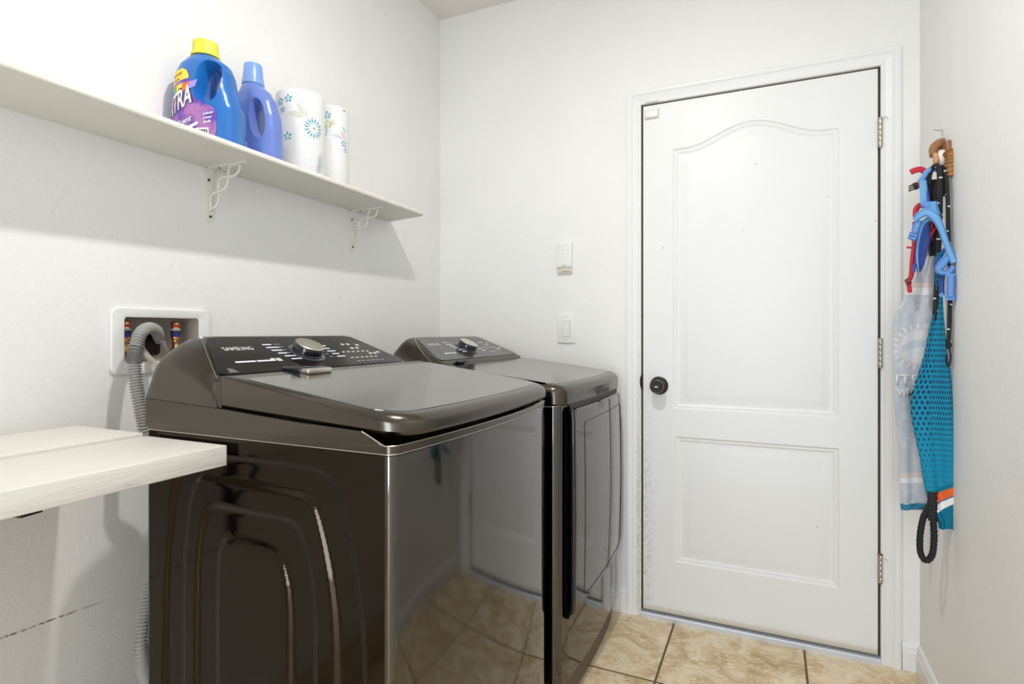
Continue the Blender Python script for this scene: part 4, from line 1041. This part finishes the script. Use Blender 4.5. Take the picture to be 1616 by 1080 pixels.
# towel
def m_towel():
    n = NT('teal_dotted_towel'); x, y, z = n.xyz(n.uv())
    P = 0.0185
    r = n.math('DIVIDE', y, P*0.80); ir = n.math('FLOOR', r); odd = n.math('MODULO', ir, 2.0)
    cx_ = n.math('SUBTRACT', n.math('FRACT', n.math('ADD', n.math('DIVIDE', x, P), n.math('MULTIPLY_ADD', odd, 0.5, 50.0))), 0.5)
    cy_ = n.math('SUBTRACT', n.math('FRACT', r), 0.5)
    d = n.math('SQRT', n.math('ADD', n.math('POWER', n.math('MULTIPLY', cx_, 1.0), 2.0), n.math('POWER', n.math('MULTIPLY', cy_, 0.85), 2.0)))
    size = n.math('MULTIPLY_ADD', n.sstep(y, 0.38, 0.66), -0.22, 0.33)
    dot = n.sstep(n.math('SUBTRACT', d, size), 0.03, -0.03)
    dot = n.math('SUBTRACT', 1.0, n.sstep(n.math('SUBTRACT', d, size), -0.03, 0.03))
    col = n.mix(dot, (0.016, 0.26, 0.42), (0.012, 0.050, 0.12))
    core = n.math('SUBTRACT', 1.0, n.sstep(n.math('SUBTRACT', d, n.math('MULTIPLY', size, 0.5)), -0.03, 0.03))
    col = n.mix(n.math('MULTIPLY', core, 0.5), col, (0.03, 0.11, 0.19))
    t = y
    t = n.math('MULTIPLY_ADD', x, 0.12, y); teal = n.sstep(t, 0.655, 0.658)
    col = n.mix(teal, col, (0.010, 0.18, 0.30))
    og = n.math('MULTIPLY', n.sstep(t, 0.668, 0.670), n.math('SUBTRACT', 1.0, n.sstep(t, 0.692, 0.694)))
    wt_ = n.math('MULTIPLY', n.sstep(t, 0.696, 0.698), n.math('SUBTRACT', 1.0, n.sstep(t, 0.716, 0.718)))
    col = n.mix(og, col, (0.80, 0.14, 0.035)); col = n.mix(wt_, col, (0.85, 0.85, 0.85))
    fz = n.noise(n.obj(), 420, 2)
    return n.out(col, 0.9, 0, n.bump(fz, 0.5, 0.001), Specular_IOR_Level=0.1)
def m_towelback():
    n = NT('towel_reverse'); x, y, z = n.xyz(n.uv())
    base = n.mix(n.sstep(n.noise(n.obj(), 60, 4), 0.35, 0.7), (0.47, 0.51, 0.57), (0.56, 0.59, 0.64)); col = base
    def band(lo, hi, c, col):
        m = n.math('MULTIPLY', n.sstep(y, lo, lo+0.002), n.math('SUBTRACT', 1.0, n.sstep(y, hi, hi+0.002))); return n.mix(m, col, c)
    col = band(0.094, 0.106, (0.70, 0.58, 0.55), col); col = band(0.108, 0.130, (0.72, 0.73, 0.75), col)
    col = band(0.660, 0.672, (0.68, 0.57, 0.54), col); col = band(0.674, 0.690, (0.74, 0.75, 0.77), col)
    # pale sun ring with rays and a curved leaping shape
    cx_, cy_ = 0.008, 0.287
    dx = n.math('SUBTRACT', x, cx_); dy = n.math('SUBTRACT', y, cy_)
    rr_ = n.math('SQRT', n.math('ADD', n.math('MULTIPLY', dx, dx), n.math('MULTIPLY', dy, dy)))
    an = n.math('ARCTAN2', dy, dx)
    ring = n.math('SUBTRACT', 1.0, n.sstep(n.math('ABSOLUTE', n.math('SUBTRACT', rr_, 0.052)), 0.002, 0.0035))
    ray = n.math('MULTIPLY', n.sstep(n.math('SINE', n.math('MULTIPLY', an, 22.0)), 0.35, 0.7), n.math('MULTIPLY', n.sstep(rr_, 0.055, 0.057), n.math('SUBTRACT', 1.0, n.sstep(rr_, 0.066, 0.072))))
    disc = n.math('SUBTRACT', 1.0, n.sstep(rr_, 0.047, 0.050))
    arc = n.math('ABSOLUTE', n.math('SUBTRACT', n.math('SUBTRACT', y, cy_-0.010), n.math('MULTIPLY', n.math('MULTIPLY', dx, dx), 9.0)))
    fish = n.math('MULTIPLY', n.math('SUBTRACT', 1.0, n.sstep(arc, 0.010, 0.013)), disc)
    col = n.mix(n.math('MULTIPLY', disc, 0.7), col, (0.70, 0.71, 0.73)); col = n.mix(fish, col, (0.50, 0.56, 0.62))
    col = n.mix(n.math('MULTIPLY', ring, 0.8), col, (0.68, 0.58, 0.54)); col = n.mix(n.math('MULTIPLY', ray, 0.8), col, (0.74, 0.72, 0.71))
    # rows of faint dots above
    gx = n.math('SUBTRACT', n.math('FRACT', n.math('MULTIPLY', x, 62)), 0.5); gy = n.math('SUBTRACT', n.math('FRACT', n.math('MULTIPLY', y, 62)), 0.5)
    gd = n.math('SQRT', n.math('ADD', n.math('MULTIPLY', gx, gx), n.math('MULTIPLY', gy, gy)))
    m = n.math('MULTIPLY', n.math('SUBTRACT', 1.0, n.sstep(n.math('ABSOLUTE', n.math('SUBTRACT', gd, 0.3)), 0.05, 0.12)), n.math('MULTIPLY', n.sstep(y, 0.14, 0.155), n.math('SUBTRACT', 1.0, n.sstep(y, 0.205, 0.22))))
    col = n.mix(n.math('MULTIPLY', m, 0.3), col, (0.45, 0.50, 0.56))
    fz = n.noise(n.obj(), 420, 2)
    return n.out(col, 0.9, 0, n.bump(fz, 0.5, 0.001), Specular_IOR_Level=0.1)
TOWEL, TOWELB = m_towel(), m_towelback()
tw = thing('beach_towel', 'teal dotted beach towel with orange and white stripes hanging on the right wall', 'towel', (0.40, 1.99, 0.50)); two = Vector(tw.location)
back = strip_cloth('reverse_fold', [(1462, 1478, 396), (1450, 1480, 420), (1436, 1482, 446), (1424, 1483, 475), (1411, 1484, 505), (1410, 1484, 560), (1412, 1482, 640), (1418, 1476, 700), (1420, 1473, 750), (1421, 1472, 780), (1421, 1470, 796)], 2.035, TOWELB, tw, two, 1.3, 0.004, 0.0022)
strip_cloth('teal_hem', [(1420.5, 1470.5, 795), (1421, 1470.5, 800), (1422, 1470.5, 805)], 2.0335, plain('teal_cloth', (0.03, 0.20, 0.33), 0.9), tw, two, 1.3, 0.004, 0.0024)
TL = plain('pale_towel_letter', (0.72, 0.73, 0.75), 0.9)
def lett(s, u, v, wd, hg):
    o_ = at(u, v, 2.0275); M = frame(o_-two, (1, 0, 0), (0, 0, 1))
    text('lettering', s, M@Matrix.Translation((0, 0, 0.0)), wd, hg, TL, back, bold=0.02, depth=0.001)
lett('ITE', 1414, 607.5, 0.060, 0.031); lett('WM', 1415.5, 626, 0.042, 0.026)
def foldf(s): return s*0.55 if s < 0.45 else 0.2475+(s-0.45)*1.45
strip_cloth('front_fold', [(1477, 1484, 400), (1476, 1485, 440), (1475, 1486, 480), (1466, 1489, 520), (1458, 1493, 560), (1446, 1499, 600), (1437, 1501, 635), (1440, 1503, 670), (1451, 1504, 720), (1457, 1504, 760), (1463, 1504, 785), (1469, 1504, 805), (1480, 1503, 825), (1481, 1502, 834)], 1.955, TOWEL, tw, two, 1.0, 0.007, 0.003, 60, 0.24, 0.015, 0.6, 6, foldf)

# black rope leash with reflective flecks
def m_rope():
    n = NT('black_rope'); x, y, z = n.xyz(n.uv())
    m = n.math('MULTIPLY', n.sstep(n.math('FRACT', n.math('DIVIDE', y, 0.034)), 0.86, 0.90), n.math('SUBTRACT', 1.0, n.sstep(n.math('ABSOLUTE', n.math('SUBTRACT', n.math('FRACT', n.math('ADD', x, n.math('DIVIDE', y, 0.09))), 0.5)), 0.10, 0.16)))
    col = n.mix(m, (0.010, 0.010, 0.011), (0.75, 0.75, 0.72))
    w_ = n.add('ShaderNodeTexWave'); w_.inputs['Scale'].default_value = 60; n.put(w_.inputs['Vector'], n.uv())
    return n.out(col, 0.6, 0, n.bump(w_.outputs['Fac'], 0.4, 0.001))
ROPE = m_rope()
def rope(name, pts, r_, parent, origin, mat=None, n=12, nodup=8, flat=1.0, wob=0.0):
    P = [p-origin for p in smooth(pts, nodup)]; Pp, T, N = frame_path(P); bm = bmesh.new(); uv = bm.loops.layers.uv.new('UVMap'); rings = []; dist = [0]
    for i in range(1, len(Pp)): dist.append(dist[-1]+(Pp[i]-Pp[i-1]).length)
    for i, p in enumerate(Pp):
        B = T[i].cross(N[i]); rr2 = r_[i] if isinstance(r_, list) else r_*(1+wob*math.sin(dist[i]*700))
        rings.append([bm.verts.new(p+N[i]*rr2*math.cos(2*PI*k/n)+B*rr2*flat*math.sin(2*PI*k/n)) for k in range(n)])
    for i in range(len(rings)-1):
        for k in range(n):
            j = (k+1) % n; f = bm.faces.new((rings[i][k], rings[i][j], rings[i+1][j], rings[i+1][k]))
            for lp, c in zip(f.loops, ((k/n, dist[i]), ((k+1)/n, dist[i]), ((k+1)/n, dist[i+1]), (k/n, dist[i+1]))): lp[uv].uv = c
    bm.faces.new(rings[0][::-1]); bm.faces.new(rings[-1])
    return done(name, bm, mat or ROPE, parent)
ls = thing('rope_leash', 'black rope dog leash with white flecks hanging from the wooden hook', 'leash', (0.43, 1.95, 0.50)); lo = Vector(ls.location)
rope('front_strand', [at(1464, 292, 1.975), at(1468, 272, 1.965), at(1476, 262, 1.955), at(1482, 268, 1.945), at(1483.5, 300, 1.945), at(1483, 345, 1.960), at(1481, 395, 1.963), at(1479, 440, 1.960), at(1476.5, 480, 1.950), at(1474, 540, 1.968), at(1472, 620, 1.985), at(1468, 700, 1.985), at(1469.5, 760, 1.965), at(1471, 782, 1.96)], 0.0068, ls, lo)
rope('wall_strand', [at(1480, 266, 1.965), at(1488, 264, 1.955), at(1493, 275, 1.945), at(1495.5, 310, 1.935), at(1496.5, 360, 1.935), at(1498, 400, 1.932), at(1500, 440, 1.930), at(1499, 480, 1.930), at(1498, 520, 1.930), at(1496.5, 548, 1.930)], 0.0055, ls, lo)
MET = plain('black_clip_metal', (0.02, 0.02, 0.022), 0.3, 0.7)
clip = rope('clip_swivel', [at(1494.5, 541, 1.930), at(1500, 542, 1.930), at(1500, 548, 1.930), at(1494.5, 549, 1.930), at(1494, 542, 1.930)], 0.0022, ls, lo, MET)
rope('snap_hook', [at(1497, 549, 1.930), at(1499.5, 556, 1.930), at(1500, 570, 1.930), at(1497, 578, 1.930), at(1493.5, 572, 1.930), at(1494, 560, 1.930)], 0.0024, ls, lo, MET)
rope('handle_loop', [at(1471.5, 782, 1.955), at(1466, 800, 1.955), at(1457, 818, 1.955), at(1452, 845, 1.955), at(1452.5, 872, 1.955), at(1461, 885, 1.95), at(1471, 876, 1.945), at(1474, 850, 1.945), at(1473, 820, 1.945), at(1474, 800, 1.945), at(1473, 784, 1.95)], 0.0082, ls, lo, plain('black_webbing', (0.009, 0.009, 0.010), 0.7), 14, 10, 1.0, 0.10)
rope('loop_knot', [at(1472, 776, 1.95), at(1471, 800, 1.948), at(1472, 822, 1.945)], 0.0115, ls, lo, plain('black_knot', (0.010, 0.010, 0.011), 0.7), 14, 8, 0.8, 0.15)

# dark bunch behind the harness: folded black strap
bl = thing('black_strap', 'wide black folded strap bunched behind the light blue harness', 'strap', (0.42, 1.975, 1.50)); blo = Vector(bl.location)
BWEB = plain('black_strap_web', (0.012, 0.010, 0.012), 0.75)
strip_cloth('strap_fold', [(1466, 1484, 284), (1463, 1487, 300), (1463, 1487, 330), (1464, 1486, 360), (1465, 1484, 395), (1466, 1480, 404)], 1.985, BWEB, bl, blo, 2.0, 0.006, 0.006, 24)
rope('strap_loop', [at(1463, 300, 1.985), at(1464, 282, 1.985), at(1470, 268, 1.98), at(1478, 264, 1.98), at(1487, 270, 1.975), at(1491, 290, 1.975), at(1489, 310, 1.975)], 0.0060, bl, blo, BWEB, 12, 8, 0.5)

# red collar and harness
RED = plain('red_webbing', (0.52, 0.016, 0.03), 0.6, 0, 0.3, 200)
rc = thing('red_harness', 'red nylon dog harness with a black buckle behind the light blue one', 'dog harness', (0.40, 2.0, 1.45)); rco = Vector(rc.location)
def web(name, pts, wd, parent, origin, mat, flat=0.28, sub=8): return rope(name, pts, wd, parent, origin, mat, 12, sub, flat)
web('upper_strap', [at(1437, 272, 1.995), at(1444, 269, 1.995), at(1453, 267.5, 1.995), at(1461, 272, 1.995)], 0.0085, rc, rco, RED, 0.4)
web('buckle_strap', [at(1447.5, 293, 1.995), at(1454, 290, 1.99), at(1461, 286, 1.985)], 0.0095, rc, rco, RED, 0.4)
bk_ = web('buckle_body', [at(1441.5, 295, 1.995), at(1448.5, 292.5, 1.995)], 0.0105, rc, rco, BLACK, 0.45, 4)
for dv in (-3.6, 0, 3.6): rope('buckle_prong', [at(1442.5, 295+dv, 1.995), at(1438, 296.5+dv, 1.995), at(1434, 298.5+dv, 1.995)], 0.0021, bk_, Vector((0, 0, 0))+rco*1.0, BLACK, 8, 4)
web('shoulder_strap', [at(1461, 283, 1.99), at(1464, 310, 1.99), at(1471, 345, 1.985), at(1474, 380, 1.985)], 0.0060, rc, rco, RED, 0.4)
web('side_loop', [at(1458, 326, 1.985), at(1452, 324, 1.985), at(1446, 330, 1.985), at(1445, 342, 1.985)], 0.0075, rc, rco, RED, 0.5)
web('long_strap', [at(1444, 350, 1.995), at(1443, 385, 1.995), at(1440, 410, 1.995), at(1438, 435, 1.995), at(1433, 443, 1.995)], 0.0065, rc, rco, RED, 0.6)
web('strap_slider', [at(1429, 446, 1.99), at(1437, 443, 1.99)], 0.0085, rc, rco, plain('dark_red_slider', (0.22, 0.01, 0.015), 0.4), 0.7, 4)
web('strap_tail', [at(1434, 447, 1.995), at(1436, 462, 1.995)], 0.0060, rc, rco, RED, 0.5)
web('side_tab', [at(1431, 390.5, 1.995), at(1443, 391.5, 1.995)], 0.0030, rc, rco, RED, 0.8, 4)
web('cross_strap', [at(1478, 358, 1.975), at(1471, 368, 1.975), at(1463, 377, 1.975)], 0.0045, rc, rco, RED, 0.5)

# light blue harness
LB = plain('light_blue_webbing', (0.12, 0.29, 0.66), 0.6, 0, 0.3, 260); LBD = plain('blue_lining', (0.040, 0.085, 0.36), 0.8, 0, 0.25, 260); LBP = plain('light_blue_mesh', (0.15, 0.38, 0.70), 0.75, 0, 0.25, 300)
hb = thing('blue_harness', 'light blue padded dog harness with plastic buckles hanging in front of the towel', 'dog harness', (0.40, 1.94, 1.35)); hbo = Vector(hb.location)
web('top_strap', [at(1478, 267.5, 1.965), at(1470, 267, 1.96), at(1463, 271, 1.96), at(1457, 280, 1.96), at(1451.5, 287, 1.96)], 0.0070, hb, hbo, LB, 0.6)
web('down_strap', [at(1456, 285, 1.955), at(1457.5, 300, 1.955), at(1458, 318, 1.955), at(1461, 326, 1.955)], 0.0088, hb, hbo, LBP, 0.35)
web('down_strap', [at(1460, 284, 1.96), at(1463, 305, 1.955), at(1466, 322, 1.955)], 0.0038, hb, hbo, LBD, 0.6)
web('strap_knot', [at(1456, 321, 1.95), at(1462, 324, 1.95), at(1466, 326, 1.95)], 0.0105, hb, hbo, LB, 0.7)
# padded yoke: broad curved band, left limb and right limb
def band(name, pts, wd, mat, flat=0.30): 
    P = smooth(pts, 8); ws = []
    m = len(wd)-1
    for i in range(len(P)):
        q = i/(len(P)-1)*m; k = min(m-1, int(q)); ws.append(wd[k]+(wd[k+1]-wd[k])*(q-k))
    return rope(name, pts, ws, hb, hbo, mat, 14, 8, flat)
Y0 = 1.945
def flatband(name, ctr, wd, mat, thick=0.004, Y=1.945, dy=0.0):
    """flat padded band lying in the plane facing the camera: centre line (u,v) and half widths in px"""
    P = smooth([Vector((a, b, 0)) for a, b in ctr], 8); n = len(P); m = len(wd)-1; rings = []
    for i, p in enumerate(P):
        a = P[max(0, i-1)]; b = P[min(n-1, i+1)]; t = (b-a).normalized(); nn = Vector((-t.y, t.x, 0))
        q = i/(n-1)*m; k = min(m-1, int(q)); w_ = wd[k]+(wd[k+1]-wd[k])*(q-k); ring = []
        for j in range(16):
            an = 2*PI*j/16; ex, ez = superell(an, 4.5)
            uvp = p+nn*w_*ex; Yp = Y+dy*i/n-thick*ez; ring.append(at(uvp.x, uvp.y, Yp)-hbo)
        rings.append(ring)
    bm = bmesh.new(); loft(bm, rings); pad = done(name, bm, mat, hb)
    if max(wd) > 4.4 and n > 9:
        for sg in (-1, 1):
            line = []
            for i in range(1, n-1):
                a = P[i-1]; b = P[i+1]; t = (b-a).normalized(); nn = Vector((-t.y, t.x, 0)); q = i/(n-1)*m; k = min(m-1, int(q)); w_ = wd[k]+(wd[k+1]-wd[k])*(q-k)
                uvp = P[i]+nn*w_*0.72*sg; line.append(at(uvp.x, uvp.y, Y+dy*i/n-thick*1.02)-hbo)
            bm = bmesh.new(); tube(bm, line, 0.0007, 6); done('stitching', bm, LBD if mat is not LBD else BLACK, pad)
    return pad
flatband('lining', [(1461, 350), (1458, 372), (1454, 396), (1451, 418), (1450, 430)], [5, 11, 10, 7, 1.5], LBD, 0.003, 1.965)
flatband('left_pad', [(1468, 345), (1458, 352), (1451, 372), (1447.5, 398), (1448, 416), (1450, 430)], [5, 3.5, 3.2, 2.6, 2.4, 1.2], LBP, 0.005, 1.952)
flatband('yoke', [(1471, 318), (1472, 330), (1474, 340)], [8, 9.5, 11], LBP, 0.005, 1.950)
flatband('upper_pad', [(1443, 348), (1451, 340), (1463, 335), (1476, 343), (1485, 360), (1492, 380), (1499, 398), (1506, 414)], [3.5, 6, 7, 7.5, 6, 5.5, 6, 6.5], LBP, 0.0035, 1.930, -0.022)
flatband('right_pad', [(1500, 396), (1494, 408), (1486, 418), (1481, 426), (1490, 431), (1499, 428), (1505, 420)], [3, 6, 7.5, 6, 4, 5, 5], LB, 0.005, 1.915)
flatband('chest_lining', [(1492, 392), (1484, 404), (1478, 414), (1477, 424)], [2.5, 4, 4, 3], LBD, 0.003, 1.950)
flatband('left_strap', [(1450, 347), (1447, 356), (1443, 366)], [6, 6, 5.8], LB, 0.004, 1.935)
flatband('left_buckle', [(1434, 371), (1440, 373), (1446, 375)], [5.5, 7, 6.5], LB, 0.006, 1.93)
flatband('buckle_slot', [(1435, 371.5), (1444.5, 374)], [1.0, 1.0], LBD, 0.0065, 1.929)
flatband('right_strap', [(1501, 434), (1500.5, 452), (1500, 468)], [6.5, 6.5, 6.5], LB, 0.004, 1.905)
flatband('inner_strap', [(1487, 434), (1486, 452), (1487, 466)], [4.5, 4.5, 4.0], LBD, 0.003, 1.93)
flatband('right_buckle', [(1500.5, 432), (1500.5, 439)], [8, 8], LBP, 0.006, 1.912)
flatband('lower_buckle', [(1500, 467), (1499.5, 474)], [8.5, 8.5], LB, 0.006, 1.912)
flatband('lower_buckle', [(1484, 463), (1488, 468)], [4, 4], LB, 0.005, 1.925)
rope('metal_ring', [at(1461, 336, 1.935), at(1463, 331, 1.932), at(1467, 330, 1.932), at(1469, 334, 1.935)], 0.0012, hb, hbo, plain('ring_steel', (0.6, 0.58, 0.55), 0.25, 1.0), 8)
rope('metal_ring', [at(1472, 341, 1.932), at(1472, 335, 1.93), at(1476, 334, 1.93), at(1479, 340, 1.932)], 0.0012, hb, hbo, bpy.data.materials['ring_steel'], 8)
flatband('brand_tag', [(1442, 418), (1442, 430)], [3, 3], plain('navy_tag', (0.03, 0.05, 0.35), 0.6), 0.003, 1.945)
flatband('tag_mark', [(1442, 424.5), (1442, 427.5)], [1.3, 1.3], RED, 0.0035, 1.944)
